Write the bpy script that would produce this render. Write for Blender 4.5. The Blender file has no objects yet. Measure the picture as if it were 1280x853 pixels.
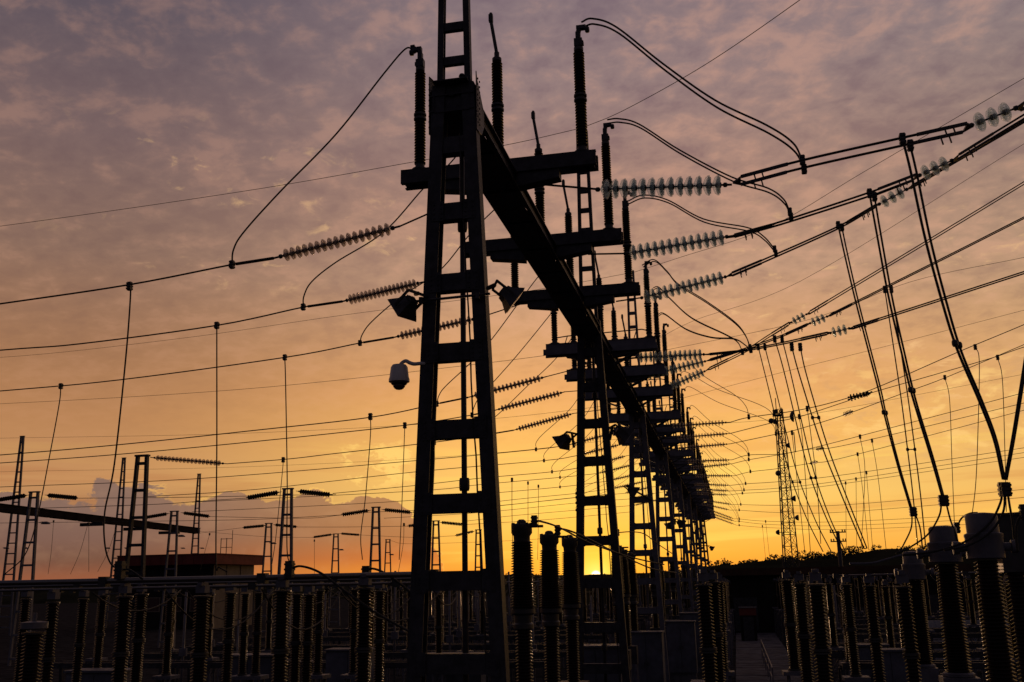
import bpy, bmesh, math, random
from mathutils import Vector, Matrix
random.seed(7)
S = bpy.context.scene
COL = S.collection

# ------------------------------------------------------------------ camera
F = 1280 * 35 / 36.0
EYE = 5.0
RO = math.radians(1.1)
CR, SR = math.cos(RO), math.sin(RO)


def unroll(px, py):
    dx, dy = px - 640, py - 426.5
    return dx * CR - dy * SR, dx * SR + dy * CR


_vx, _vy = unroll(920, 722)
TH = math.atan(_vy / F)
AL = math.atan(_vx * math.cos(TH) / F)
cf = Vector((-math.sin(AL) * math.cos(TH), math.cos(AL) * math.cos(TH), math.sin(TH)))
crt = Vector((math.cos(AL), math.sin(AL), 0))
cu = crt.cross(cf)


def U(px, py, y=None, x=None, z=None):
    """sight line of the surveyed photograph met with a plane of the site"""
    a, b = unroll(px, py)
    d = cf + crt * (a / F) - cu * (b / F)
    if y is not None: t = y / d.y
    elif x is not None: t = x / d.x
    else: t = (z - EYE) / d.z
    return Vector((t * d.x, t * d.y, EYE + t * d.z))


cam = bpy.data.cameras.new('camera')
cam.lens = 35; cam.sensor_width = 36; cam.sensor_fit = 'HORIZONTAL'
cam.clip_start = 0.1; cam.clip_end = 6000
camo = bpy.data.objects.new('camera', cam)
COL.objects.link(camo)
rx = crt * CR - cu * SR
ux = crt * SR + cu * CR
m = Matrix((rx, ux, -cf)).transposed().to_4x4()
m.translation = (0, 0, EYE)
camo.matrix_world = m
S.camera = camo
S.view_settings.view_transform = 'Standard'
S.view_settings.look = 'None'
S.view_settings.gamma = 1
S.view_settings.use_curve_mapping = False
S.view_settings.exposure = 0
S.cycles.max_bounces = 10
S.cycles.transmission_bounces = 8
S.cycles.transparent_max_bounces = 24
S.cycles.caustics_reflective = False
S.cycles.caustics_refractive = False
S.cycles.use_denoising = True

# ------------------------------------------------------------------ sky
SUN_AZ, SUN_EL = -7.65, 0.24          # degrees, azimuth from +y towards +x


def lin(c):
    return tuple((v / 255 / 12.92) if v <= 10 else ((v / 255 + 0.055) / 1.055) ** 2.4 for v in c)


W = bpy.data.worlds.new('World')
S.world = W
W.use_nodes = True
nt = W.node_tree
nt.nodes.clear()


def node(t, **k):
    n = nt.nodes.new(t)
    for a, b in k.items(): setattr(n, a, b)
    return n


def M(op, a, b=None, c=None, clamp=False):
    n = node('ShaderNodeMath', operation=op, use_clamp=clamp)
    for i, v in enumerate((a, b, c)):
        if v is None: continue
        if isinstance(v, (int, float)): n.inputs[i].default_value = v
        else: nt.links.new(v, n.inputs[i])
    return n.outputs[0]


def SS(v, a, b):
    n = node('ShaderNodeMapRange', interpolation_type='SMOOTHSTEP')
    nt.links.new(v, n.inputs[0])
    for i, q in ((1, a), (2, b)):
        if isinstance(q, (int, float)): n.inputs[i].default_value = q
        else: nt.links.new(q, n.inputs[i])
    n.inputs[3].default_value = 0; n.inputs[4].default_value = 1
    return n.outputs[0]


def MIX(fac, a, b, bt='MIX'):
    n = node('ShaderNodeMix', data_type='RGBA', blend_type=bt)
    n.clamp_factor = True
    for i, v in ((0, fac), (6, a), (7, b)):
        if isinstance(v, (int, float)): n.inputs[i].default_value = v
        elif isinstance(v, tuple): n.inputs[i].default_value = v + (1,)
        else: nt.links.new(v, n.inputs[i])
    return n.outputs[2]


def RAMP(fac, stops):
    n = node('ShaderNodeValToRGB')
    e = n.color_ramp.elements
    while len(e) < len(stops): e.new(0.5)
    for i, (p, c) in enumerate(stops):
        e[i].position = p / 60.0
        e[i].color = lin(c) + (1,)
    nt.links.new(fac, n.inputs[0])
    return n.outputs[0]


def NOISE(vec, scale, detail=4, rough=0.5, dist=0.0, w=None):
    n = node('ShaderNodeTexNoise')
    n.inputs['Scale'].default_value = scale
    n.inputs['Detail'].default_value = detail
    n.inputs['Roughness'].default_value = rough
    n.inputs['Distortion'].default_value = dist
    nt.links.new(vec, n.inputs['Vector'])
    return n.outputs['Fac']


def XYZ(a, b, c):
    n = node('ShaderNodeCombineXYZ')
    for i, v in enumerate((a, b, c)):
        if isinstance(v, (int, float)): n.inputs[i].default_value = v
        else: nt.links.new(v, n.inputs[i])
    return n.outputs[0]


tc = node('ShaderNodeTexCoord')
nrm = node('ShaderNodeVectorMath', operation='NORMALIZE')
nt.links.new(tc.outputs['Generated'], nrm.inputs[0])
sep = node('ShaderNodeSeparateXYZ')
nt.links.new(nrm.outputs[0], sep.inputs[0])
dx_, dy_, dz_ = sep.outputs
EL = M('MULTIPLY', M('ARCSINE', dz_), 57.2958)
AZ = M('MULTIPLY', M('ARCTAN2', dx_, dy_), 57.2958)
DA = M('SUBTRACT', AZ, SUN_AZ)
e60 = M('DIVIDE', M('MAXIMUM', EL, 0.0), 60.0, clamp=True)
rc = RAMP(e60, [(0, (234, 138, 44)), (1.2, (240, 166, 62)), (3, (242, 190, 90)), (4.5, (243, 198, 103)), (7.5, (245, 184, 94)), (10.6, (230, 165, 98)),
                (16.9, (188, 146, 117)), (22, (165, 128, 113)), (28, (146, 121, 119)), (34, (130, 112, 118)), (60, (50, 49, 60))])
rl = RAMP(e60, [(0, (158, 90, 58)), (1.2, (134, 84, 66)), (3, (140, 98, 78)), (5.5, (192, 137, 88)), (9, (180, 125, 80)),
                (12.2, (160, 112, 77)), (17.8, (137, 104, 88)), (24, (119, 95, 93)), (30, (95, 82, 90)), (34, (86, 78, 92)), (60, (44, 44, 56))])
rr = RAMP(e60, [(0, (240, 168, 74)), (1.2, (243, 175, 82)), (3.1, (242, 176, 90)), (5.5, (226, 170, 100)), (8.9, (220, 167, 102)),
                (15, (179, 143, 112)), (19, (163, 132, 112)), (23, (148, 124, 113)), (30, (136, 121, 124)), (34, (128, 114, 122)), (60, (50, 49, 60))])
rb = RAMP(e60, [(0, (26, 25, 37)), (8, (30, 32, 48)), (24, (34, 39, 60)), (60, (38, 41, 56))])
c = MIX(SS(M('MULTIPLY', DA, -1), 3, 29), rc, rl)
c = MIX(SS(DA, 6, 34), c, rr)
back = SS(M('ABSOLUTE', DA), 38, 110)
c = MIX(back, c, rb)

# layer of soft broken cloud on a high flat plane
inv = M('DIVIDE', 1.0, M('ADD', M('MAXIMUM', dz_, 0.0), 0.22))
px_, py_ = M('MULTIPLY', dx_, inv), M('MULTIPLY', dy_, inv)
pl = XYZ(M('ADD', px_, M('MULTIPLY', py_, 0.35)), M('SUBTRACT', M('MULTIPLY', py_, 1.05), M('MULTIPLY', px_, 0.25)), 0.0)
n1 = NOISE(pl, 2.6, 3, 0.5, 0.5)
n2 = NOISE(pl, 12.5, 5, 0.56, 0.3)
n3 = NOISE(pl, 27.0, 4, 0.58, 0.3)
tex = M('ADD', M('ADD', M('MULTIPLY', n1, 0.30), M('MULTIPLY', n2, 0.44)), M('MULTIPLY', n3, 0.26))
hi = SS(tex, 0.48, 0.62)
lo = SS(tex, 0.51, 0.38)
amt = M('MULTIPLY', SS(EL, 3.0, 19.0), M('ADD', 0.6, M('MULTIPLY', SS(DA, -24, 2), 0.5)))
c = MIX(M('MULTIPLY', hi, M('MULTIPLY', amt, 0.43)), c, MIX(0.5, c, lin((246, 182, 146))))
c = MIX(M('MULTIPLY', lo, M('MULTIPLY', amt, 0.46)), c, MIX(1.0, c, lin((196, 190, 214)), 'MULTIPLY'))
# fleecy field of lit cloudlets low on the hill side
fm = M('MULTIPLY', M('MULTIPLY', SS(DA, 8, 16), SS(DA, 50, 34)), M('MULTIPLY', SS(EL, 4.8, 7.0), SS(EL, 12.5, 9.5)))
ff = NOISE(XYZ(M('MULTIPLY', AZ, 0.55), M('MULTIPLY', EL, 1.25), 5.0), 1.0, 4, 0.6, 0.3)
c = MIX(M('MULTIPLY', M('MULTIPLY', SS(ff, 0.50, 0.66), fm), 0.6), c, lin((255, 206, 122)))
c = MIX(M('MULTIPLY', M('MULTIPLY', SS(ff, 0.46, 0.34), fm), 0.35), c, lin((196, 150, 108)))
# bright flecks where thin cloud catches the light
fl = M('MULTIPLY', SS(NOISE(pl, 17.0, 5, 0.62, 0.5), 0.56, 0.74), SS(n1, 0.40, 0.58))
flr = M('MULTIPLY', M('MULTIPLY', SS(EL, 5, 9), SS(EL, 26, 12)), SS(DA, -2, 8))
fll = M('MULTIPLY', M('MULTIPLY', SS(EL, 15, 18.5), SS(EL, 27, 21)), M('MULTIPLY', SS(DA, -34, -24), SS(DA, 2, -6)))
fl = M('MULTIPLY', fl, M('MAXIMUM', flr, fll))
c = MIX(M('MULTIPLY', fl, 0.5), c, lin((250, 200, 136)))
# low streaks drawn out along the horizon
sv = XYZ(M('MULTIPLY', AZ, 0.045), M('MULTIPLY', EL, 0.75), 3.0)
st = NOISE(sv, 1.0, 4, 0.55, 0.4)
stm = M('MULTIPLY', SS(EL, 0.4, 2.0), SS(EL, 9.5, 5.0))
c = MIX(M('MULTIPLY', M('MULTIPLY', SS(st, 0.54, 0.68), stm), M('ADD', 0.12, M('MULTIPLY', SS(DA, -22, -5), 0.43))), c, lin((255, 214, 100)))
c = MIX(M('MULTIPLY', M('MULTIPLY', SS(st, 0.47, 0.33), stm), 0.45), c, MIX(1.0, c, lin((222, 190, 190)), 'MULTIPLY'))

# far bank of cumulus low over the building side
bv = XYZ(M('MULTIPLY', AZ, 0.26), M('MULTIPLY', EL, 0.42), 0.0)
bn = NOISE(bv, 1.0, 6, 0.58, 0.25)
bn2 = NOISE(XYZ(M('MULTIPLY', AZ, 0.10), 0.0, 7.0), 1.0, 2, 0.5)
top = M('ADD', M('ADD', 2.7, M('MULTIPLY', bn2, 4.2)), M('MULTIPLY', M('SUBTRACT', bn, 0.5), 6.0))
azm = M('MULTIPLY', SS(DA, -5.5, -12.0), SS(DA, -75, -50))
top = M('SUBTRACT', top, M('MULTIPLY', M('SUBTRACT', 1.0, azm), 7.0))
dep = M('SUBTRACT', top, EL)
bank = M('MULTIPLY', SS(dep, 0.0, 0.2), SS(EL, -0.2, 1.6))
pur = RAMP(e60, [(0, (144, 82, 58)), (1.5, (102, 72, 65)), (2.6, (112, 84, 80)), (4.2, (120, 93, 88)), (7, (132, 102, 92))])
pur = MIX(SS(DA, -27, -11), pur, RAMP(e60, [(0, (222, 124, 42)), (1.3, (182, 100, 56)), (2.6, (152, 102, 74)), (4.5, (158, 112, 80)), (7, (170, 122, 84))]))
rim = M('MULTIPLY', M('MULTIPLY', SS(dep, -0.10, 0.03), SS(dep, 0.22, 0.04)), SS(NOISE(XYZ(M('MULTIPLY', AZ, 0.16), 2.0, 9.0), 1.0, 2, 0.5), 0.44, 0.62))
pur = MIX(M('MULTIPLY', SS(NOISE(bv, 2.2, 5, 0.6, 0.3), 0.45, 0.7), 0.09), pur, lin((214, 168, 130)))
c = MIX(M('MULTIPLY', bank, 0.96), c, pur)
c = MIX(M('MULTIPLY', M('MULTIPLY', rim, azm), 0.62), c, lin((252, 196, 100)))
# small torn lit clouds above the bank
wv = XYZ(M('MULTIPLY', AZ, 0.5), M('MULTIPLY', EL, 0.8), 11.0)
wm = M('MULTIPLY', SS(M('ABSOLUTE', M('ADD', DA, 12.2)), 3.4, 1.0), SS(M('ABSOLUTE', M('SUBTRACT', EL, 6.6)), 1.9, 0.5))
wn = M('ADD', M('MULTIPLY', NOISE(wv, 1.1, 3, 0.5, 0.4), 0.6), M('MULTIPLY', NOISE(wv, 4.0, 5, 0.65, 0.6), 0.4))
wf = M('MULTIPLY', SS(M('ADD', wn, M('MULTIPLY', wm, 0.08)), 0.54, 0.63), wm)
c = MIX(M('MULTIPLY', wf, 0.8), c, lin((255, 208, 112)))

# glow round the sun and its disc
sd = Vector((math.sin(math.radians(SUN_AZ)) * math.cos(math.radians(SUN_EL)), math.cos(math.radians(SUN_AZ)) * math.cos(math.radians(SUN_EL)), math.sin(math.radians(SUN_EL))))
dp = node('ShaderNodeVectorMath', operation='DOT_PRODUCT')
nt.links.new(nrm.outputs[0], dp.inputs[0]); dp.inputs[1].default_value = sd
ang = M('MULTIPLY', M('ARCCOSINE', M('MINIMUM', dp.outputs['Value'], 1.0)), 57.2958)
g1 = M('POWER', 2.718, M('MULTIPLY', M('POWER', M('DIVIDE', ang, 4.2), 2), -1))
g2 = M('POWER', 2.718, M('MULTIPLY', M('POWER', M('DIVIDE', ang, 1.15), 2), -1))
c = MIX(M('MULTIPLY', g1, 0.62), c, lin((250, 198, 60)))
c = MIX(M('MULTIPLY', g2, 0.85), c, lin((250, 234, 92)))
g3 = M('POWER', 2.718, M('MULTIPLY', M('POWER', M('DIVIDE', ang, 0.6), 2), -1))
c = MIX(M('MULTIPLY', g3, 0.8), c, (1.3, 0.9, 0.2))
c = MIX(SS(ang, 0.32, 0.2), c, (3.4, 2.6, 1.2))
# below the horizon: dull ground tone
c = MIX(SS(EL, -0.3, -1.5), c, lin((18, 15, 16)))
bg = node('ShaderNodeBackground')
nt.links.new(c, bg.inputs[0]); bg.inputs[1].default_value = 1.0
sky = node('ShaderNodeTexSky', sky_type='NISHITA')
sky.sun_disc = False
sky.sun_elevation = math.radians(1.2)
sky.sun_rotation = math.radians(SUN_AZ)
bg2 = node('ShaderNodeBackground')
nt.links.new(sky.outputs[0], bg2.inputs[0]); bg2.inputs[1].default_value = 0.012
ad = node('ShaderNodeAddShader')
nt.links.new(bg.outputs[0], ad.inputs[0]); nt.links.new(bg2.outputs[0], ad.inputs[1])
out = node('ShaderNodeOutputWorld')
nt.links.new(ad.outputs[0], out.inputs[0])

sl = bpy.data.lights.new('sun', 'SUN')
sl.energy = 0.32
sl.angle = math.radians(0.5)
sl.color = (1.0, 0.58, 0.30)
so = bpy.data.objects.new('sun', sl)
COL.objects.link(so)
_e, _a = math.radians(1.2), math.radians(SUN_AZ)
sdir = Vector((math.sin(_a) * math.cos(_e), math.cos(_a) * math.cos(_e), math.sin(_e)))
so.rotation_euler = sdir.to_track_quat('Z', 'Y').to_euler()
so.location = (-20, 150, 60)


# ------------------------------------------------------------------ materials
def mat(name, col, rough=0.6, metal=0.0, vary=0.25, scale=3.0, bump=0.0, trans=0.0, ior=1.5, spec=None, noise2=None):
    mt = bpy.data.materials.new(name)
    mt.use_nodes = True
    t = mt.node_tree
    b = t.nodes['Principled BSDF']
    b.inputs['Roughness'].default_value = rough
    b.inputs['Metallic'].default_value = metal
    b.inputs['IOR'].default_value = ior
    if trans: b.inputs['Transmission Weight'].default_value = trans
    if spec is not None: b.inputs['Specular IOR Level'].default_value = spec
    co = t.nodes.new('ShaderNodeTexCoord')
    n = t.nodes.new('ShaderNodeTexNoise')
    n.inputs['Scale'].default_value = scale
    n.inputs['Detail'].default_value = 5
    n.inputs['Roughness'].default_value = 0.65
    t.links.new(co.outputs['Object'], n.inputs['Vector'])
    r = t.nodes.new('ShaderNodeValToRGB')
    a = tuple(v * (1 - vary) for v in col); z = tuple(min(1, v * (1 + vary)) for v in col)
    r.color_ramp.elements[0].position = 0.32; r.color_ramp.elements[0].color = a + (1,)
    r.color_ramp.elements[1].position = 0.68; r.color_ramp.elements[1].color = (noise2 or z) + (1,)
    t.links.new(n.outputs['Fac'], r.inputs[0])
    t.links.new(r.outputs[0], b.inputs['Base Color'])
    if bump:
        bp = t.nodes.new('ShaderNodeBump')
        bp.inputs['Strength'].default_value = bump
        bp.inputs['Distance'].default_value = 0.02
        t.links.new(n.outputs['Fac'], bp.inputs['Height'])
        t.links.new(bp.outputs[0], b.inputs['Normal'])
    return mt


STEEL = mat('dark_steel', (0.045, 0.045, 0.055), 0.55, 0.0, 0.5, 5.0, 0.1, spec=0.3)
PALE_STEEL = mat('pale_steel', (0.145, 0.145, 0.175), 0.55, 0.0, 0.25, 3.0, 0.1, spec=0.3)  # paler, slightly bluish steel tone
PORC = mat('brown_porcelain', (0.022, 0.014, 0.011), 0.3, 0.0, 0.2, 5.0, spec=0.12)
IRON = mat('cast_fitting', (0.06, 0.06, 0.065), 0.5, 0.4, 0.25, 8.0)
WIRE = mat('stranded_aluminium', (0.03, 0.028, 0.028), 0.7, 0.1, 0.15, 6.0)
TUBE = mat('aluminium_tube', (0.21, 0.20, 0.20), 0.34, 0.9, 0.08, 3.0)
def glassy(name, tint, edge, lo, hi):
    mt = bpy.data.materials.new(name); mt.use_nodes = True
    t = mt.node_tree; t.nodes.clear()
    tr = t.nodes.new('ShaderNodeBsdfTransparent'); tr.inputs[0].default_value = tint + (1,)
    tl = t.nodes.new('ShaderNodeBsdfTranslucent'); tl.inputs[0].default_value = edge + (1,)
    gl = t.nodes.new('ShaderNodeBsdfGlossy'); gl.inputs[0].default_value = (1, 1, 1, 1); gl.inputs['Roughness'].default_value = 0.18
    rf = t.nodes.new('ShaderNodeBsdfRefraction'); rf.inputs[0].default_value = tint + (1,); rf.inputs['IOR'].default_value = 1.25; rf.inputs['Roughness'].default_value = 0.1
    n = t.nodes.new('ShaderNodeTexNoise'); n.inputs['Scale'].default_value = 14; co = t.nodes.new('ShaderNodeTexCoord'); t.links.new(co.outputs['Object'], n.inputs['Vector'])
    lw = t.nodes.new('ShaderNodeLayerWeight'); lw.inputs['Blend'].default_value = 0.4
    mr = t.nodes.new('ShaderNodeMapRange'); mr.inputs[3].default_value = lo; mr.inputs[4].default_value = hi
    t.links.new(lw.outputs['Facing'], mr.inputs[0])
    ad = t.nodes.new('ShaderNodeMath'); ad.operation = 'MULTIPLY_ADD'; ad.inputs[1].default_value = 0.25; ad.inputs[2].default_value = -0.1
    t.links.new(n.outputs['Fac'], ad.inputs[0])
    sm = t.nodes.new('ShaderNodeMath'); sm.operation = 'ADD'; sm.use_clamp = True
    t.links.new(mr.outputs[0], sm.inputs[0]); t.links.new(ad.outputs[0], sm.inputs[1])
    a = t.nodes.new('ShaderNodeMixShader'); b = t.nodes.new('ShaderNodeMixShader'); c2 = t.nodes.new('ShaderNodeMixShader')
    a.inputs[0].default_value = 0.15; t.links.new(tl.outputs[0], a.inputs[1]); t.links.new(rf.outputs[0], a.inputs[2])
    t.links.new(sm.outputs[0], b.inputs[0]); t.links.new(tr.outputs[0], b.inputs[1]); t.links.new(a.outputs[0], b.inputs[2])
    c2.inputs[0].default_value = 0.07; t.links.new(b.outputs[0], c2.inputs[1]); t.links.new(gl.outputs[0], c2.inputs[2])
    o = t.nodes.new('ShaderNodeOutputMaterial'); t.links.new(c2.outputs[0], o.inputs[0])
    return mt


GLASS = glassy('toughened_glass', (0.945, 0.99, 1.0), (0.80, 0.95, 1.0), 0.0, 0.36)  # blue tint stands in for blue sky reflected in the discs
GLASS2 = glassy('beige_glass', (0.92, 0.89, 0.86), (0.78, 0.72, 0.68), 0.10, 0.5)  # beige tint, denser than the blue-tinted glass
WHITE = mat('white_enamel', (0.64, 0.63, 0.62), 0.4, 0.0, 0.08, 6.0)
CAPM = mat('grey_tank_paint', (0.14, 0.14, 0.168), 0.5, 0.0, 0.2, 4.0, spec=0.3)
CAB = mat('cabinet_paint', (0.11, 0.117, 0.15), 0.6, 0.0, 0.35, 1.6, spec=0.3)
CONC = mat('concrete_slab', (0.115, 0.113, 0.128), 0.95, 0.0, 0.5, 1.3, 0.3, spec=0.1)
GRAV = mat('gravel_ground', (0.045, 0.042, 0.042), 1.0, 0.0, 0.6, 0.9, 0.6, spec=0.0)
FOL = mat('leaf_green', (0.045, 0.06, 0.03), 0.8, 0.0, 0.35, 0.4)
HILLM = mat('hill_scrub', (0.034, 0.034, 0.022), 1.0, 0.0, 0.5, 0.05, 0.5, spec=0.0)
BARK = mat('bark', (0.06, 0.045, 0.035), 0.9, 0.0, 0.3, 3.0)
RED = mat('red_paint', (0.20, 0.040, 0.030), 0.8, 0.0, 0.25, 0.8)
CREAM = mat('cream_render', (0.20, 0.165, 0.125), 0.85, 0.0, 0.2, 0.7)
DARKW = mat('dark_wall', (0.03, 0.026, 0.025), 1.0, 0.0, 0.3, 0.8, spec=0.0)
BROWN = mat('rusty_roof_sheet', (0.085, 0.045, 0.032), 0.85, 0.0, 0.4, 0.7, spec=0.1)
LENS = mat('lamp_glass', (0.35, 0.36, 0.38), 0.15, 0.0, 0.1, 4.0)
SMOKE = mat('smoked_dome', (0.09, 0.05, 0.045), 0.12, 0.0, 0.1, 4.0)
PALE = mat('pale_panel', (0.55, 0.54, 0.56), 0.7, 0.0, 0.12, 1.5)


# ------------------------------------------------------------------ mesh helpers
class MB:
    def __init__(s):
        s.v = []; s.f = []; s.mi = []; s.m = 0

    def face(s, idx):
        s.f.append(idx); s.mi.append(s.m)

    def box(s, x0, x1, y0, y1, z0, z1):
        b = len(s.v)
        s.v += [Vector(p) for p in ((x0, y0, z0), (x1, y0, z0), (x1, y1, z0), (x0, y1, z0), (x0, y0, z1), (x1, y0, z1), (x1, y1, z1), (x0, y1, z1))]
        for q in ((0, 3, 2, 1), (4, 5, 6, 7), (0, 1, 5, 4), (1, 2, 6, 5), (2, 3, 7, 6), (3, 0, 4, 7)): s.face(tuple(b + i for i in q))
        return s

    def bar(s, p0, p1, w, h, up=(0, 1, 0), w1=None, h1=None):
        p0, p1 = Vector(p0), Vector(p1)
        d = (p1 - p0).normalized()
        a = Vector(up).cross(d)
        if a.length < 1e-4: a = Vector((1, 0, 0)).cross(d)
        a.normalize(); c = d.cross(a).normalized()
        b = len(s.v)
        for p, ww, hh in ((p0, w, h), (p1, w1 or w, h1 or h)):
            for i, j in ((-1, -1), (1, -1), (1, 1), (-1, 1)): s.v.append(p + a * (i * ww / 2) + c * (j * hh / 2))
        for q in ((0, 3, 2, 1), (4, 5, 6, 7), (0, 1, 5, 4), (1, 2, 6, 5), (2, 3, 7, 6), (3, 0, 4, 7)): s.face(tuple(b + i for i in q))
        return s

    def tube(s, pts, r, n=6):
        pts = [Vector(p) for p in pts]
        b = len(s.v)
        prev = None
        for i, p in enumerate(pts):
            t = (pts[min(i + 1, len(pts) - 1)] - pts[max(i - 1, 0)]).normalized()
            if prev is None:
                a = t.cross(Vector((0, 0, 1)))
                if a.length < 1e-3: a = t.cross(Vector((1, 0, 0)))
            else:
                a = prev - t * prev.dot(t)
            a.normalize(); prev = a
            c = t.cross(a)
            rr = r[i] if isinstance(r, (list, tuple)) else r
            for k in range(n):
                q = 2 * math.pi * k / n
                s.v.append(p + a * (rr * math.cos(q)) + c * (rr * math.sin(q)))
        for i in range(len(pts) - 1):
            for k in range(n):
                k2 = (k + 1) % n
                s.face((b + i * n + k, b + i * n + k2, b + (i + 1) * n + k2, b + (i + 1) * n + k))
        s.face(tuple(b + k for k in reversed(range(n))))
        e = b + (len(pts) - 1) * n
        s.face(tuple(e + k for k in range(n)))
        return s

    def lathe(s, prof, n=14, o=(0, 0, 0), axis='Z', closed=False):
        b = len(s.v); o = Vector(o)
        for r, h in prof:
            for k in range(n):
                q = 2 * math.pi * k / n
                p = (r * math.cos(q), r * math.sin(q), h)
                if axis == 'X': p = (h, r * math.cos(q), r * math.sin(q))
                elif axis == 'Y': p = (r * math.sin(q), h, r * math.cos(q))
                s.v.append(o + Vector(p))
        L = len(prof)
        for i in range(L if closed else L - 1):
            j = (i + 1) % L
            for k in range(n):
                k2 = (k + 1) % n
                s.face((b + i * n + k, b + i * n + k2, b + j * n + k2, b + j * n + k))
        if not closed:
            s.face(tuple(b + k for k in reversed(range(n))))
            s.face(tuple(b + (L - 1) * n + k for k in range(n)))
        return s

    def build(s, name, mats, parent=None, smooth=False):
        me = bpy.data.meshes.new(name)
        me.from_pydata([tuple(v) for v in s.v], [], s.f)
        if not isinstance(mats, (list, tuple)): mats = [mats]
        for q in mats: me.materials.append(q)
        if len(mats) > 1: me.polygons.foreach_set('material_index', s.mi)
        if smooth:
            me.polygons.foreach_set('use_smooth', [len(f) <= 4 for f in s.f])
            if smooth == 'auto':
                try: me.set_sharp_from_angle(angle=math.radians(40))
                except Exception: pass
        bm = bmesh.new(); bm.from_mesh(me)
        bmesh.ops.recalc_face_normals(bm, faces=bm.faces)
        bm.to_mesh(me); bm.free()
        me.update()
        o = bpy.data.objects.new(name, me)
        COL.objects.link(o)
        if parent: o.parent = parent
        return o


def tag(o, label=None, cat=None, group=None, kind=None):
    if label: o['label'] = label
    if cat: o['category'] = cat
    if group: o['group'] = group
    if kind: o['kind'] = kind
    return o


def thing(name, label, cat, loc=(0, 0, 0), group=None, rot=None):
    o = bpy.data.objects.new(name, None)
    o.empty_display_size = 0.2
    COL.objects.link(o)
    o.location = loc
    if rot is not None: o.rotation_euler = rot
    return tag(o, label, cat, group)


def dup(o, loc=None, rot=None, label=None, group=None, parent=None):
    c = o.copy(); COL.objects.link(c)
    if parent is not None: c.parent = parent
    if loc is not None: c.location = loc
    if rot is not None: c.rotation_euler = rot
    if label: c['label'] = label
    if group: c['group'] = group
    for ch in list(o.children): dup(ch, parent=c)
    return c


def smoothpts(pts, n=8):
    pts = [Vector(p) for p in pts]
    if len(pts) < 3: return [pts[0].lerp(pts[-1], i / 6) for i in range(7)]
    P = [pts[0] * 2 - pts[1]] + pts + [pts[-1] * 2 - pts[-2]]
    o = []
    for i in range(1, len(P) - 2):
        a, b, c, d = P[i - 1], P[i], P[i + 1], P[i + 2]
        for k in range(n):
            t = k / n
            o.append(0.5 * ((2 * b) + (c - a) * t + (2 * a - 5 * b + 4 * c - d) * t * t + (3 * b - a - 3 * c + d) * t ** 3))
    o.append(pts[-1])
    return o


def span(p0, p1, sag=0.3, n=24):
    p0, p1 = Vector(p0), Vector(p1)
    return [p0.lerp(p1, i / n) - Vector((0, 0, sag * 4 * (i / n) * (1 - i / n))) for i in range(n + 1)]


def eul(d):
    return Vector(d).to_track_quat('X', 'Z').to_euler()


ORD = 'zeroth first second third fourth fifth sixth seventh eighth ninth tenth eleventh twelfth'.split()
D = 16.4
GX = -4.13                      # the gantry's own line
COLY = [15 + D * k for k in range(9)]
ARMY = [(k, j, COLY[k] + (3.6, 8.3, 13.0)[j]) for k in range(8) for j in range(3)]

# ------------------------------------------------------------------ ground and far land
g = MB().box(-900, 900, -60, 1400, -0.5, 0)
tag(g.build('ground', GRAV), kind='structure')
pw = MB()
yy = 22.0
while yy < 120:
    pw.box(-0.35, 3.05, yy, yy + 1.42, 0.004, 0.12 + random.uniform(-0.015, 0.015))
    yy += 1.5
tag(pw.build('path', CONC), kind='structure')


def ridge(name, xs, y0, depth, topf, base=-0.4):
    b = MB()
    rows = 9
    for i, x in enumerate(xs):
        h = topf(x)
        for j in range(rows):
            t = j / (rows - 1)
            b.v.append(Vector((x, y0 + depth * t, base + (h - base) * math.sin(min(1, t * 1.6) * math.pi / 2) * (1 if t < 0.75 else 1 - 0.4 * (t - 0.75)))))
    for i in range(len(xs) - 1):
        for j in range(rows - 1):
            a = i * rows + j
            b.face((a, a + rows, a + rows + 1, a + 1))
    return tag(b.build(name, HILLM, smooth=True), kind='structure')


HILL = [(700, 724), (850, 716), (885, 710), (940, 704), (1000, 700), (1040, 696), (1100, 691), (1160, 688), (1220, 686), (1280, 685), (1500, 684)]
LOW = [(-700, 733), (-200, 733), (0, 731), (100, 728), (250, 724), (420, 722), (500, 722), (560, 720), (640, 719), (700, 719.5), (745, 719), (800, 717.5), (860, 714), (900, 712), (1000, 712)]


def proftop(tab, y):
    pts = [U(a, b, y=y) for a, b in tab]

    def fn(x):
        if x <= pts[0].x: return pts[0].z
        for p, q in zip(pts, pts[1:]):
            if x <= q.x: return p.z + (q.z - p.z) * (x - p.x) / (q.x - p.x)
        return pts[-1].z
    return fn, pts[0].x, pts[-1].x


fh, hx0, hx1 = proftop(HILL, 190)
ridge('hill', [hx0 + (hx1 - hx0) * i / 60 for i in range(61)], 150, 53, lambda x: fh(x) + 0.5 * math.sin(x * 0.31) * math.sin(x * 0.07))
fl_, lx0, lx1 = proftop(LOW, 420)
ridge('low_ridge', [lx0 + (lx1 - lx0) * i / 120 for i in range(121)], 360, 80, lambda x: fl_(x) + 0.25 * math.sin(x * 0.13) + 0.15 * math.sin(x * 0.41))


def leaves(b, c, rx, ry, rz, n, size):
    for _ in range(n):
        while True:
            q = Vector((random.uniform(-1, 1), random.uniform(-1, 1), random.uniform(-1, 1)))
            if q.length <= 1: break
        p = Vector(c) + Vector((q.x * rx, q.y * ry, q.z * rz))
        a = Vector((random.gauss(0, 1), random.gauss(0, 1), random.gauss(0, 1))).normalized() * size * random.uniform(0.6, 1.4)
        t = a.cross(Vector((random.gauss(0, 1), random.gauss(0, 1), random.gauss(0, 1)))).normalized() * size * random.uniform(0.4, 0.9)
        k = len(b.v)
        b.v += [p - a, p + t, p + a, p - t]
        b.face((k, k + 1, k + 2, k + 3))


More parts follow.
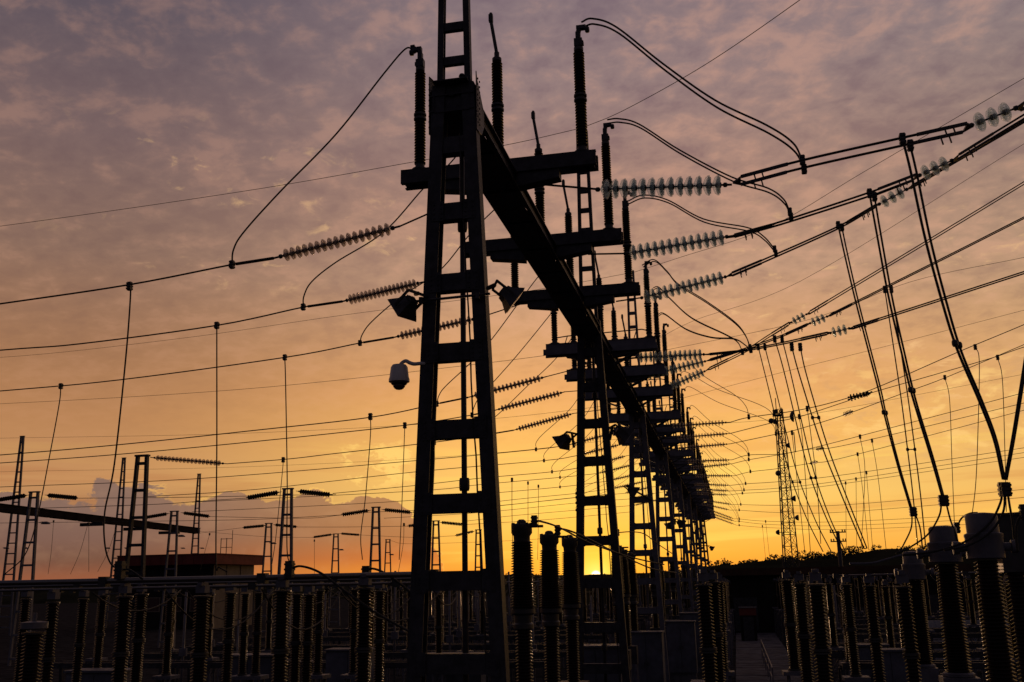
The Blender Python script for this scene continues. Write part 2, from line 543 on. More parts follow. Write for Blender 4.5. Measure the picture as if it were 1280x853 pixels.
w = MB()
x = hx0 + 22
while x < hx1:
    for yy in (186, 192, 198):
        h = random.choice((0.4, 0.5, 0.6, 0.8, 1.0, 1.5)) * random.uniform(0.8, 1.2)
        xx = x + random.uniform(-1, 1)
        leaves(w, (xx, yy, fh(xx) - 0.6 + h * 0.3), random.uniform(0.9, 2.2), 1.5, h, 130, 0.24)
        for _ in range(2): leaves(w, (xx + random.uniform(-1.2, 1.2), yy, fh(xx) - 0.55 + h * 1.15), 0.45, 0.5, 0.4, 26, 0.15)
        if random.random() < 0.12: leaves(w, (xx, yy, fh(xx) + h * 0.7), 0.7, 0.7, 0.8, 60, 0.2)
    x += random.uniform(1.4, 2.6)
tag(w.build('treeline', FOL), 'dark unbroken wood growing along the crest of the hill', 'wood', kind='stuff')
w = MB()
x = lx0 + 20
while x < lx1 - 10:
    h = random.uniform(0.4, 1.1)
    leaves(w, (x, 424, fl_(x) - 0.2), random.uniform(1.5, 4), 2, h, 26, 0.45)
    x += random.uniform(2.2, 6.0)
tag(w.build('low_treeline', FOL), 'low distant strip of trees along the flat horizon under the sun', 'wood', kind='stuff')


def tree(px, py, y, h, r, label, z0=0.0, flat=0.7):
    p = U(px, py, y=y)
    t = thing('tree', label, 'tree', (p.x, y, z0))
    top = p.z - z0
    b = MB()
    b.tube([(0, 0, -0.3), (0.1, 0, top * 0.5), (0.0, 0.1, top * 0.85)], [r * 0.10, r * 0.07, r * 0.03], 7)
    for k in range(6):
        a = k * 1.05 + random.random()
        b.tube([(0.05, 0, top * 0.5 + k * 0.04 * top), (math.cos(a) * r * 0.6, math.sin(a) * r * 0.6, top * 0.78 + random.uniform(-.05, .1) * top)], [r * 0.04, r * 0.015], 5)
    b.build('trunk', BARK, t, True)
    b = MB()
    for k in range(16):
        a = random.uniform(0, 6.3); d = r * random.uniform(0.1, 0.8)
        rr = r * random.uniform(0.25, 0.42)
        leaves(b, (math.cos(a) * d, math.sin(a) * d, top - h * 0.5 + random.uniform(-0.4, 0.32) * h - 0.1 * h), rr, rr, rr * flat, 90, r * 0.055)
    b.build('crown', FOL, t)
    return t


tree(522, 712, 150, 2.8, 2.4, 'rounded bushy tree showing above the busbars beside the front column')
tree(884, 703, 140, 2.6, 1.9, 'small round tree at the foot of the last gantry columns')
tree(1015, 687, 186, 4.2, 1.2, 'slender upright tree standing on the hill crest beside the radio mast', z0=fh(16) - 0.5, flat=1.4)

# ------------------------------------------------------------------ gantry columns
def frame_at(z):
    """half width of a gantry column at height z: broad frame below, slim peak above the beam"""
    return 0.912 - 0.0415 * z if z < 13.25 else 0.295 - 0.0145 * (z - 13.25)


def column(k):
    y = COLY[k]
    far = k >= 2
    mt = PALE_STEEL if far else STEEL  # paler steel tone from the third column on
    labs = ['tall black ladder column with the dome camera and two floodlights',
            'dark ladder column second along the gantry beam, floodlights at its head',
            'pale grey ladder column third along the gantry beam',
            'pale grey ladder column fourth along the gantry beam',
            'pale ladder column fifth along the gantry beam']
    lab = labs[k] if k < 5 else 'thin pale column crowded among the last ones at the far end of the gantry'
    t = thing('gantry_column', lab, 'column', (GX, y, 0), 'columns of the long gantry')
    ztop = 20.0
    for s in (-1, 1):
        b = MB()
        zs = [0, 12.25, 20.0]
        for z0, z1, wd, dpt in ((0, 13.249, 0.225, 0.125), (13.25, ztop, 0.105, 0.07)):
            x0, x1 = s * (frame_at(z0) - wd / 2), s * (frame_at(z1) - wd / 2)
            # channel: web outwards, two flanges inwards
            b.bar((x0 + s * (wd / 2 - 0.012), 0, z0), (x1 + s * (wd / 2 - 0.012), 0, z1), 0.024, dpt * 2, (0, 1, 0))
            for q in (-1, 1):
                b.bar((x0 - s * 0.013, q * (dpt - 0.012), z0), (x1 - s * 0.013, q * (dpt - 0.012), z1), wd - 0.026, 0.024, (0, 1, 0))
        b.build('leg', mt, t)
    for z in (1.4, 2.6, 3.83, 5.03, 6.19, 7.34, 8.58, 9.74, 10.96, 12.14, 13.73, 14.38, 15.05, 15.7, 16.4, 17.1, 17.8, 18.5, 19.2, 19.9) if k == 0 else (
              1.2, 2.4, 3.6, 4.9, 6.19, 7.42, 8.66, 9.86, 11.05, 12.2, 13.1, 13.73, 14.38, 15.05, 15.7, 16.4, 17.1, 17.8, 18.5, 19.2, 19.9):
        up = z > 13.25
        hw = frame_at(z) - (0.105 if up else 0.225) - 0.002
        h = 0.15 if up else 0.29
        q = 0.07 if up else 0.125
        b = MB()
        b.box(-hw, hw, -q + 0.02, -q + 0.042, z - h / 2, z + h / 2)
        b.box(-hw, hw, q - 0.042, q - 0.02, z - h / 2, z + h / 2)
        if not up:
            for zz in (z - h / 2, z + h / 2 - 0.02): b.box(-hw, hw, -q + 0.043, q - 0.043, zz, zz + 0.02)
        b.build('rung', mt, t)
    b = MB()
    b.tube([(0.06, 0.22, 0), (0.06, 0.22, 12.6)], 0.046, 8)
    for z in (3, 6.5, 8.7, 10.8): b.lathe([(0.075, -0.1), (0.085, -0.06), (0.085, 0.06), (0.075, 0.1)], 8, (0.06, 0.22, z))
    b.build('conduit', mt, t, True)
    b = MB()
    for s in (-1, 1): b.box(s * 0.78 - 0.28, s * 0.78 + 0.28, -0.3, 0.3, 0, 0.22)
    b.build('footing', CONC, t)
    if k <= 2:
        # bolted splice plates where the battens meet the legs
        for z in (3.83, 5.03, 6.19, 7.34, 8.58, 9.74, 10.96) if k == 0 else (3.6, 4.9, 6.19, 7.42, 8.66, 9.86):
            for s in (-1, 1):
                xc = s * (frame_at(z) - 0.19)
                b = MB(); b.box(xc - 0.10, xc + 0.10, -0.139, -0.127, z - 0.17, z + 0.17)
                for bx in (-0.06, 0.06):
                    for bz in (-0.12, -0.04, 0.04, 0.12): b.lathe([(0.016, -0.155), (0.016, -0.139)], 6, (xc + bx, 0, z + bz), 'Y')
                b.build('splice_plate', mt, t)
        b = MB(); q = []
        for z in [0.3 + 0.6 * n for n in range(21)]: q.append((frame_at(z) - 0.30 + random.uniform(-0.012, 0.012), -0.10, z))
        b.tube(q, 0.014, 5); b.build('cable', WIRE, t, True)
    if k == 0:
        # gusset plates that hold the beam end
        b = MB()
        for s in (-1, 1):
            xx = s * 0.405
            i = len(b.v)
            for q in (0, 1):
                o = xx + s * 0.016 * q
                b.v += [Vector((o, -0.14, 12.35)), Vector((o, -0.14, 13.42)), Vector((o - s * 0.06, 0.16, 13.42)), Vector((o - s * 0.06, 0.62, 13.02)), Vector((o - s * 0.06, 0.62, 12.74)), Vector((o, 0.2, 12.4))]
            b.face(tuple(i + n for n in range(6))); b.face(tuple(i + 11 - n for n in range(6)))
            for n in range(6): b.face((i + n, i + (n + 1) % 6, i + 6 + (n + 1) % 6, i + 6 + n))
            for z in [12.5 + 0.1 * n for n in range(9)]:
                for yb in (-0.09, 0.03):
                    b.lathe([(0.018, 0.0), (0.018, 0.016)], 6, (xx + (0.016 if s > 0 else -0.032), yb, z), 'X')
        b.build('gusset_plate', STEEL, t)
    return t


cols = [column(k) for k in range(9)]

# ------------------------------------------------------------------ gantry beam
b_t = thing('gantry_beam', 'long dark box beam running over the row of ladder columns towards the sun', 'beam', (GX - 0.02, 14.86, 12.75))
Y1 = COLY[8] + 0.3 - 14.86
for s in (-1, 1):
    b = MB()
    b.box(min(s * 0.30, s * 0.315), max(s * 0.30, s * 0.315), 0, Y1, 0.0, 0.308)
    for z in (0.0, 0.286): b.box(min(s * 0.317, s * 0.385), max(s * 0.317, s * 0.385), 0, Y1, z, z + 0.022)
    b.build('side_channel', STEEL, b_t)
for z, nm in ((-0.016, 'bottom_plate'), (0.29, 'top_plate')):
    b = MB()
    yy = 0.0
    while yy < Y1 - 0.2:
        ln = 1.72
        b.box(-0.298, 0.298, yy, min(yy + ln, Y1), z, z + 0.014); yy += ln + 0.17
    b.box(-0.04, 0.04, 0, Y1, z + 0.016 if z < 0 else z - 0.02, z + 0.026 if z < 0 else z - 0.004)
    b.build(nm, STEEL, b_t)
b = MB()
b.box(-0.30, 0.30, -0.12, 0.6, 0.50, 0.52)
b.box(-0.295, 0.295, 0.05, 0.065, 0.0, 0.498)
b.lathe([(0.04, 0.52), (0.04, 0.56), (0.06, 0.57), (0.04, 0.61)], 8, (0.2, -0.05, 0.0))
b.build('end_plate', STEEL, b_t)

# ------------------------------------------------------------------ post insulators
def sheds(z0, z1, n, rs, rc):
    pr = [(rc, z0)]
    p = (z1 - z0) / n
    for i in range(n):
        a = z0 + p * i
        pr += [(rc, a + p * 0.12), (rs * 0.97, a + p * 0.30), (rs, a + p * 0.42), (rc * 1.05, a + p * 0.80)]
    pr.append((rc, z1))
    return pr


def gantry_post(kind):
    t = thing('post_insulator', 'x', 'insulator', (0, 0, 0), 'post insulators along the gantry beam')
    b = MB(); b.lathe([(0.17, 0), (0.17, 0.03), (0.10, 0.05), (0.10, 0.13), (0.12, 0.15)], 12)
    b.box(-0.2, 0.2, -0.13, 0.13, -0.03, 0.0)
    b.build('base', IRON, t, 'auto')
    MB().lathe(sheds(0.15, 1.12, 15, 0.122, 0.09), 16).build('lower_stack', PORC, t, True)
    MB().lathe([(0.085, 1.12), (0.135, 1.15), (0.135, 1.19), (0.09, 1.2), (0.09, 1.24), (0.135, 1.25), (0.135, 1.29), (0.085, 1.32)], 14).build('flange', IRON, t, 'auto')
    MB().lathe(sheds(1.32, 2.27, 15, 0.118, 0.086), 16).build('upper_stack', PORC, t, True)
    b = MB()
    b.lathe([(0.08, 2.27), (0.1, 2.29), (0.1, 2.36), (0.06, 2.39)], 12)
    if kind == 'end':
        b.box(-0.085, 0.085, -0.07, 0.07, 2.39, 2.56)
        b.box(-0.06, 0.11, -0.05, 0.05, 2.42, 2.50)
        b.box(-0.05, 0.05, -0.05, 0.05, 2.56, 2.72)
        b.tube([(0, 0, 2.70), (0.04, 0, 2.86)], 0.055, 8)
        b.box(-0.03, 0.17, -0.055, 0.055, 2.78, 2.86)
        b.lathe([(0.05, -0.02), (0.07, 0.0), (0.07, 0.05), (0.05, 0.07)], 8, (0.17, 0, 2.76), 'X')
        b.build('terminal', IRON, t, 'auto')
    else:
        b.lathe([(0.055, 2.39), (0.055, 2.50)], 10)
        b.build('terminal', IRON, t, 'auto')
        b = MB()
        b.bar((0, 0, 2.48), (-0.11, 0, 3.24), 0.07, 0.05, (0, 1, 0))
        b.box(-0.16, -0.07, -0.045, 0.045, 3.24, 3.40)
        b.lathe([(0.03, 3.34), (0.05, 3.37), (0.03, 3.42)], 8, (-0.115, 0, 0.03))
        b.build('switch_blade', IRON, t)
    return t


PEND, PMID = gantry_post('end'), gantry_post('mid')
used = {}


def place(proto, loc, rot, label, group=None):
    key = proto.name
    if key not in used:
        used[key] = 1
        proto.location = loc; proto.rotation_euler = rot
        proto['label'] = label
        if group: proto['group'] = group
        return proto
    return dup(proto, loc, rot, label, group)


AX = {'b': -5.89, 'm': -4.2, 'h': -2.46}
ARMZ = 13.40
for k, j, y in ARMY:
    i = k * 3 + j + 1
    far = k >= 4
    if i <= 12:
        nm = f'{ORD[i]} crossarm'
        lab = f'{"black" if k == 0 else "grey"} steel crossarm, {ORD[i]} along the gantry beam from the dome camera column'
    else:
        nm = 'far crossarms'
        lab = 'small dark crossarm in the tight cluster at the far end of the gantry beam'
    mt = STEEL if k == 0 else PALE_STEEL  # paler steel tone after the first bay
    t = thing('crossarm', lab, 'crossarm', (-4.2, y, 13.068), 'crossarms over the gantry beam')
    for s in (-1, 1):
        b = MB()
        if k == 0:
            b.box(-2.04, 2.04, s * 0.19 - 0.012, s * 0.19 + 0.012, 0.02, 0.30)
            for z in (0, 0.28): b.box(-2.04, 2.04, min(s * 0.1, s * 0.204), max(s * 0.1, s * 0.204), z, z + 0.022)
        else:
            b.box(-2.0, 1.98, s * 0.19 - 0.012, s * 0.19 + 0.012, 0.022, 0.308)
            for z in (0, 0.306): b.box(-2.0, 1.98, min(s * 0.1, s * 0.222), max(s * 0.1, s * 0.222), z, z + 0.022)
            b.box(-2.09, 2.02, min(s * 0.222, s * 0.25), max(s * 0.222, s * 0.25), -0.10, 0.12)
        b.build('channel', mt, t)
    for xx in (-1.95, -1.0, 1.0, 1.93): MB().box(xx - 0.05, xx + 0.05, -0.176, 0.176, 0.024, 0.27).build('spacer', mt, t)
    # bracket that hangs either side of the beam
    for s in (-1, 1):
        b = MB()
        x0 = 0.40
        i0 = len(b.v)
        for yo in (-0.15, 0.15):
            b.v += [Vector((s * x0, yo, -0.006)), Vector((s * 1.28, yo, -0.006)), Vector((s * 1.28, yo, -0.18)), Vector((s * x0, yo, -0.30))]
        for q in ((0, 1, 2, 3), (7, 6, 5, 4), (0, 4, 5, 1), (1, 5, 6, 2), (2, 6, 7, 3), (3, 7, 4, 0)): b.face(tuple(i0 + n for n in q))
        b.build('bracket', STEEL if k < 2 else PALE_STEEL, t)
    if k >= 1:
        for yo in (-0.12, 0.12):
            MB().bar((0.42, yo, -0.55), (1.55, yo, -0.02), 0.05, 0.05).build('brace', STEEL, t)
            MB().bar((-0.42, yo, -0.5), (-1.5, yo, -0.02), 0.05, 0.05).build('brace', STEEL, t)
        b = MB()
        b.tube([(-1.62, -0.1, 0.56), (-1.2, -0.1, 0.60), (1.5, -0.1, 0.66), (1.7, -0.1, 0.6)], 0.022, 6)
        for xx in (-1.3, 1.2): b.tube([(xx, -0.1, 0.328), (xx + 0.1, -0.1, 0.62)], 0.018, 5)
        b.build('operating_rod', STEEL, t)
    for e in 'bmh':
        jit = random.uniform(-0.02, 0.02)
        side = {'b': 'building end', 'm': 'middle', 'h': 'hill end'}[e]
        lab = f'brown post insulator standing at the {side} of the {nm} along the gantry' if i <= 12 else \
            f'small dark post insulator at the {side} of a crossarm in the far gantry cluster'
        place(PMID if e == 'm' else PEND, (AX[e] + jit, y, ARMZ + (0.03 if k else 0)), (0, 0, math.pi if e == 'b' else random.uniform(-0.1, 0.1)), lab)


# ------------------------------------------------------------------ insulator strings
def disc_mesh(name, r, th, mt):
    b = MB()
    b.lathe([(0.045, 0.0), (r * 0.45, 0.012 * th), (r * 0.80, 0.030 * th), (r * 0.98, 0.062 * th), (r, 0.080 * th), (r * 0.96, 0.086 * th),
             (r * 0.86, 0.060 * th), (r * 0.80, 0.100 * th), (r * 0.74, 0.052 * th), (r * 0.60, 0.046 * th), (r * 0.55, 0.090 * th), (r * 0.49, 0.042 * th),
             (r * 0.36, 0.040 * th), (0.045, 0.05 * th)], 20, axis='X', closed=True)
    return b.build(name, mt, smooth=True)


def string_proto(name, n, pitch, r, th, mt, parts, lead, tail):
    """tension string along local +X, length lead + n*pitch + tail"""
    t = thing(name, 'x', 'insulator string')
    L = n * pitch
    b = MB()
    b.tube([(0, 0, 0), (lead - 0.12, 0, 0)], 0.022, 6)
    b.lathe([(0.02, 0), (0.05, 0.03), (0.05, 0.08), (0.02, 0.11)], 8, (lead - 0.12, 0, 0), 'X')
    for i in range(n):
        o = lead + i * pitch
        cr_ = 0.058 if r > 0.18 else 0.046
        b.lathe([(0.02, -0.02), (cr_ * 0.9, 0.0), (cr_, 0.02), (cr_, 0.085), (cr_ * 0.8, 0.105), (0.018, 0.11), (0.018, pitch - 0.02)], 10, (o + 0.045 * th, 0, 0), 'X')
    b.tube([(lead + L, 0, 0), (lead + L + tail, 0, 0)], 0.022, 6)
    b.lathe([(0.02, 0), (0.05, 0.02), (0.05, 0.07), (0.02, 0.1)], 8, (lead + L + 0.02, 0, 0), 'X')
    b.build('fittings', IRON, t, 'auto')
    if parts:
        d0 = disc_mesh('disc', r, th, mt)
        d0.parent = t; d0.location = (lead, 0, 0)
        for i in range(1, n):
            d = d0.copy(); COL.objects.link(d); d.parent = t; d.location = (lead + i * pitch, 0, 0)
    else:
        b = MB()
        for i in range(n):
            o = lead + i * pitch
            b.lathe([(0.045, 0.0), (r * 0.8, 0.03 * th), (r, 0.075 * th), (r * 0.93, 0.085 * th), (r * 0.5, 0.045 * th), (0.045, 0.05 * th)], 12, (o, 0, 0), 'X', True)
        b.build('disc_stack', mt, t, True)
    t['_len'] = lead + L + tail
    return t


SR13 = string_proto('glass_string', 13, 0.187, 0.20, 1.65, GLASS, True, 0.02, 0.20)
SR3 = string_proto('short_glass_string', 3, 0.24, 0.19, 1.5, GLASS, True, 0.14, 0.16)
SL17 = string_proto('disc_string', 17, 0.160, 0.137, 1.0, GLASS2, True, 0.25, 0.25)
SRF = string_proto('strain_string', 16, 0.165, 0.15, 1.0, GLASS2, False, 0.3, 0.3)
SLF = string_proto('tension_string', 16, 0.160, 0.14, 1.0, GLASS2, False, 0.25, 0.25)
SD = string_proto('small_disc_string', 6, 0.17, 0.15, 1.0, PORC, False, 0.1, 0.1)
SP = string_proto('porcelain_string', 13, 0.146, 0.17, 1.2, PORC, False, 0.25, 0.2)
for q in (SR13, SR3, SL17, SRF, SLF, SD, SP): q['_used'] = 0


def hang(proto, p0, p1, label, group, scale_to=True):
    p0, p1 = Vector(p0), Vector(p1)
    rot = eul(p1 - p0)
    s = (p1 - p0).length / proto['_len']
    if proto['_used'] == 0:
        proto['_used'] = 1; o = proto
        o.location = p0; o.rotation_euler = rot; o['label'] = label; o['group'] = group
    else:
        o = dup(proto, p0, rot, label, group)
    o.scale = (s, 1, 1)
    return o


def cable(name, label, cat, pts, r, group=None, n=6, smooth=True, sub=8, m=None):
    b = MB().tube(smoothpts(pts, sub) if smooth else pts, r, n)
    o = b.build(name, m or WIRE, smooth=True)
    return tag(o, label, cat, group)


def block(b, p, sx=0.09, sy=0.07, sz=0.2):
    """bolted clamp"""
    p = Vector(p)
    b.box(p.x - sx / 2, p.x + sx / 2, p.y - sy / 2, p.y + sy / 2, p.z - sz / 2, p.z + sz / 2)
    for q in (-0.3, 0.0, 0.3):
        b.box(p.x - sx / 2 - 0.009, p.x + sx / 2 + 0.009, p.y - sy / 2 - 0.02, p.y + sy / 2 + 0.02, p.z + sz * q - 0.018, p.z + sz * q + 0.018)


def led(name, label, cat, pts, r, group=None, clamp_at=(0,), size=1.0):
    """a lead: one cable with its bolted clamps"""
    t = thing(name, label, cat, pts[0], group)
    o = Vector(pts[0])
    q = [Vector(p) - o for p in pts]
    MB().tube(smoothpts(q), r, 6).build('cable', WIRE, t, True)
    for i in clamp_at:
        b = MB(); block(b, q[i], 0.09 * size, 0.08 * size, 0.2 * size)
        b.build('clamp', IRON, t)
    return t


def twin(name, label, cat, pts, r, gap, group, clamps=(), spacers=(), size=1.0, gap2=None, sep=(0, 1, 0), yoke=()):
    """two conductors side by side, held by spacers"""
    t = thing(name, label, cat, pts[0], group)
    o = Vector(pts[0]); q = smoothpts([Vector(p) - o for p in pts], 8)
    sp = Vector(sep).normalized()
    N = len(q) - 1
    def off(s, i):
        gg = gap if gap2 is None else gap + (gap2 - gap) * (i / N)
        return q[i] + sp * (s * gg / 2)
    for s in (-1, 1):
        MB().tube([off(s, i) for i in range(N + 1)], r, 6).build('conductor', WIRE, t, True)
    for f in clamps:
        i = min(N, max(0, round(f * N)))
        for s in (-1, 1):
            b = MB(); block(b, off(s, i), 0.11 * size, 0.09 * size, 0.26 * size); b.build('clamp', IRON, t)
    for f in spacers:
        i = min(N, round(f * N))
        b = MB(); b.tube([off(-1, i), off(1, i)], 0.022, 6)
        for s in (-1, 1): b.lathe([(0.04, -0.06), (0.055, -0.03), (0.055, 0.03), (0.04, 0.06)], 8, off(s, i))
        b.build('spacer', IRON, t)
    for f in yoke:
        i = min(N, round(f * N))
        dr = (q[min(i + 1, N)] - q[max(i - 1, 0)]).normalized()
        sg = -1 if f < 0.5 else 1
        a, c = off(-1, i), off(1, i)
        apex = (a + c) / 2 + dr * (0.16 * sg)
        b = MB(); k = len(b.v); up = Vector((0, 0, 0.02))
        for zz in (up, -up): b.v += [a + zz, c + zz, apex + zz]
        b.face((0, 1, 2)); b.face((5, 4, 3))
        for u_, v_ in ((0, 1), (1, 2), (2, 0)): b.face((u_, u_ + 3, v_ + 3, v_))
        b.bar(a, a + dr * (-0.9 * sg), 0.055, 0.055); b.bar(c, c + dr * (-0.9 * sg), 0.055, 0.055)
        for e in (a, c):
            for dd in (0.25, 0.4): b.bar(e + dr * (-dd * sg), e + dr * (-dd * sg) + Vector((0.03, 0, -0.16)), 0.025, 0.025)
        b.build('yoke', IRON, t)
    return t


def trace(pts, y):
    if isinstance(y, (int, float)): return [U(a, b, y=y) for a, b in pts]
    return [U(a, b, y=q) for (a, b), q in zip(pts, y)]


YA = [q[2] for q in ARMY]
# ---- hill side, first six phases: heavy twin conductors with glass strings
RIGHT = [
    dict(anc=(680, 231), s=((750, 237), (915, 231)), c1=[(926, 226), (1005, 205), (1134, 176), (1206, 160)], s3=((1209, 159), (1276, 133)), c2=[(1279, 132), (1330, 112), (1480, 60)], gap=0.40, gap2=0.38),
    dict(anc=(735, 318), s=((786, 317), (915, 295)), c1=[(918, 295), (976, 279), (1090, 242), (1143, 222)], s3=((1146, 221), (1194, 199)), c2=[(1197, 197), (1280, 146), (1400, 75)], gap=0.14, gap2=0.34),
    dict(anc=(770, 377), s=((804, 372), (912, 345)), c1=[(915, 343), (960, 324), (1049, 284), (1094, 258)], s3=((1096, 257), (1137, 235)), c2=[(1139, 234), (1210, 193), (1280, 152), (1400, 80)], gap=0.30, gap2=0.20),
    dict(anc=(770, 449), s=((797, 447), (884, 443)), c1=[(887, 443), (925, 439), (975, 430), (1034, 417)], s3=((1036, 417), (1064, 410)), c2=[(1066, 410), (1150, 383), (1280, 341), (1420, 296)], gap=0.16, gap2=0.34),
    dict(anc=(788, 475), s=((808, 470), (885, 451)), c1=[(888, 450), (930, 437), (975, 421), (1009, 406)], s3=((1011, 405), (1036, 395)), c2=[(1038, 394), (1100, 363), (1190, 318), (1265, 280), (1400, 212)], gap=0.30, gap2=0.30),
    dict(anc=(802, 500), s=((818, 492), (884, 463)), c1=[(887, 461), (930, 440), (960, 421), (986, 405)], s3=((988, 404), (1010, 392)), c2=[(1012, 391), (1060, 362), (1196, 280), (1280, 229), (1400, 156)], gap=0.44, gap2=0.55),
]
for i, R in enumerate(RIGHT):
    y = YA[i]; o = ORD[i + 1]
    a = U(*R['anc'], y=y); p0 = U(*R['s'][0], y=y); p1 = U(*R['s'][1], y=y)
    cable('anchor_rod', f'straight steel rod holding the {o} glass string to the gantry beam', 'rod', [a, p0], 0.022, 'anchor rods of the glass strings', smooth=False)
    hang(SR13, p0, p1, f'long bluish glass disc string pulling from the {o} crossarm on the hill side', 'glass strings on the hill side')
    twin('twin_conductor', f'pair of conductors between the {o} long glass string and its short string', 'conductor', trace(R['c1'], y), 0.025, R['gap'], 'twin conductors on the hill side', yoke=(0.0, 1.0), gap2=R['gap2'])
    hang(SR3, U(*R['s3'][0], y=y), U(*R['s3'][1], y=y), f'short string of three glass discs in the {o} pair of conductors', 'short glass strings of three discs')
    twin('twin_conductor', f'pair of conductors climbing out of view beyond the {o} short glass string', 'conductor', trace(R['c2'], y), 0.025, R['gap2'], 'twin conductors on the hill side', yoke=(0.0,))

TJ = [
    ([(728, 31), (742, 27), (772, 38), (830, 84), (895, 130), (960, 162), (992, 184), (1004, 206)], 0, (1.0,), 0.30),
    ([(760, 152), (775, 151), (800, 158), (850, 190), (915, 224), (960, 238), (980, 252), (988, 268)], 1, (1.0,), 0.22),
    ([(784, 254), (805, 246), (835, 252), (880, 276), (935, 287), (955, 298), (969, 314)], 2, (1.0,), 0.24),
    ([(803, 333), (818, 326), (834, 340), (848, 356), (882, 377), (918, 403), (932, 420), (938, 436)], 3, (1.0,), 0.20),
    ([(817, 361), (824, 360), (838, 374), (865, 398), (908, 419), (922, 428), (928, 440)], 4, (1.0,), 0.06),
    ([(823, 394), (831, 393), (858, 412), (889, 422), (918, 424), (932, 432), (938, 438)], 5, (1.0,), 0.06),
]
for pts, i, cl, gp in TJ:
    twin('jumper', f'curved pair of jumpers from the {ORD[i+1]} hill-end insulator down to the conductors', 'jumper', trace(pts, YA[i]), 0.020, 0.16, 'jumpers on the hill side', clamps=cl, size=0.75 if i < 3 else 0.9, gap2=gp * 1.15, sep=(0.15, 1, -0.15))

# ---- hill side, the remaining phases: single conductors
RS = {
    6: [(913, 528), (936, 522), (998, 513), (1052, 500), (1100, 483), (1196, 441), (1280, 406), (1420, 346)],
    7: [(913, 542), (968, 528), (1000, 521), (1055, 503), (1090, 491), (1229, 451), (1280, 434), (1420, 388)],
    8: [(913, 555), (970, 543), (990, 539), (1055, 519), (1131, 491), (1180, 473), (1280, 431), (1420, 372)],
    9: [(915, 575), (936, 569), (972, 568), (998, 564), (1060, 549), (1280, 491), (1420, 452)],
    10: [(915, 580), (936, 575), (972, 569), (1010, 562), (1060, 556), (1280, 504), (1420, 470)],
    11: [(918, 595), (938, 590), (972, 586), (1015, 579), (1060, 571), (1280, 513), (1420, 474)],
    12: [(913, 607), (932, 605), (977, 602), (1060, 593), (1280, 560), (1420, 538)],
    13: [(913, 614), (930, 613), (977, 610), (1060, 600), (1280, 566), (1420, 545)],
    14: [(912, 619), (928, 617), (977, 614), (1060, 604), (1280, 572), (1420, 552)],
    15: [(916, 631), (926, 631), (977, 632), (1060, 631), (1280, 612), (1420, 598)],
    16: [(913, 638), (924, 638), (977, 641), (1060, 640), (1280, 622), (1420, 610)],
    17: [(918, 649), (924, 649), (965, 652), (1060, 652), (1280, 640), (1420, 628)],
    18: [(919, 652), (924, 652), (965, 656), (1060, 657), (1280, 646), (1420, 636)],
    19: [(919, 656), (924, 657), (965, 660), (1060, 662), (1280, 652), (1420, 642)],
}
for i, px in RS.items():
    y = YA[i]; p = trace(px, y)
    far = i >= 12
    o = ORD[i + 1] if i < 12 else 'far'
    a = Vector((-3.55, y, 12.62))
    lead = (p[0] - a).normalized()
    q0 = a + lead * max(0.3, (p[0] - a).length - 3.2)
    cable('anchor_rod', f'thin rod holding the {o} strain string to the gantry beam' if not far else 'thin rod at the beam end of a far strain string', 'rod', [a, q0], 0.02, 'anchor rods of the strain strings', smooth=False)
    hang(SRF, q0, p[0], f'dark strain string reaching from the {o} crossarm towards the hill' if not far else 'small strain string in the far stack reaching from the gantry towards the hill', 'strain strings on the hill side')
    cable('conductor', f'single conductor rising from the {o} strain string towards the hill' if not far else 'faint conductor running from a far strain string towards the hill', 'conductor', p, 0.022, 'single conductors on the hill side')
    # jumper from the post insulator
    t0 = Vector((AX['h'] + 0.15, y, ARMZ + 2.86))
    ci = 1
    tgt = U(px[1][0] + 1, 0, y=y); 
    e = p[1] + Vector((0.0, 0, 0.03))
    L = e.x - t0.x
    led('jumper', f'arched jumper from the {o} hill-end insulator to its single conductor' if not far else 'small arched jumper at a far hill-end insulator of the gantry', 'jumper',
        [t0, t0 + Vector((L * 0.08, 0, 0.08)), t0.lerp(e, 0.36) + Vector((L * 0.03, 0, 0.12)), t0.lerp(e, 0.74) + Vector((L * 0.08, 0, 0.3)), e + Vector((-L * 0.03, 0, 0.55)), e], 0.017, 'single jumpers on the hill side', (-1,), 1.3)

SMALL3 = [((1060, 497), (1088, 492), 6), ((1060, 500), (1090, 490), 7), ((1054, 519), (1066, 514), 8), ((1020, 562), (1030, 560), 9), ((1012, 580), (1022, 577), 11)]
for a, b_, i in SMALL3:
    hang(SD, U(*a, y=YA[i] - 0.3), U(*b_, y=YA[i] - 0.3), f'small dark disc string set in the {ORD[i+1]} single conductor beyond the radio mast', 'small strings in the single conductors')

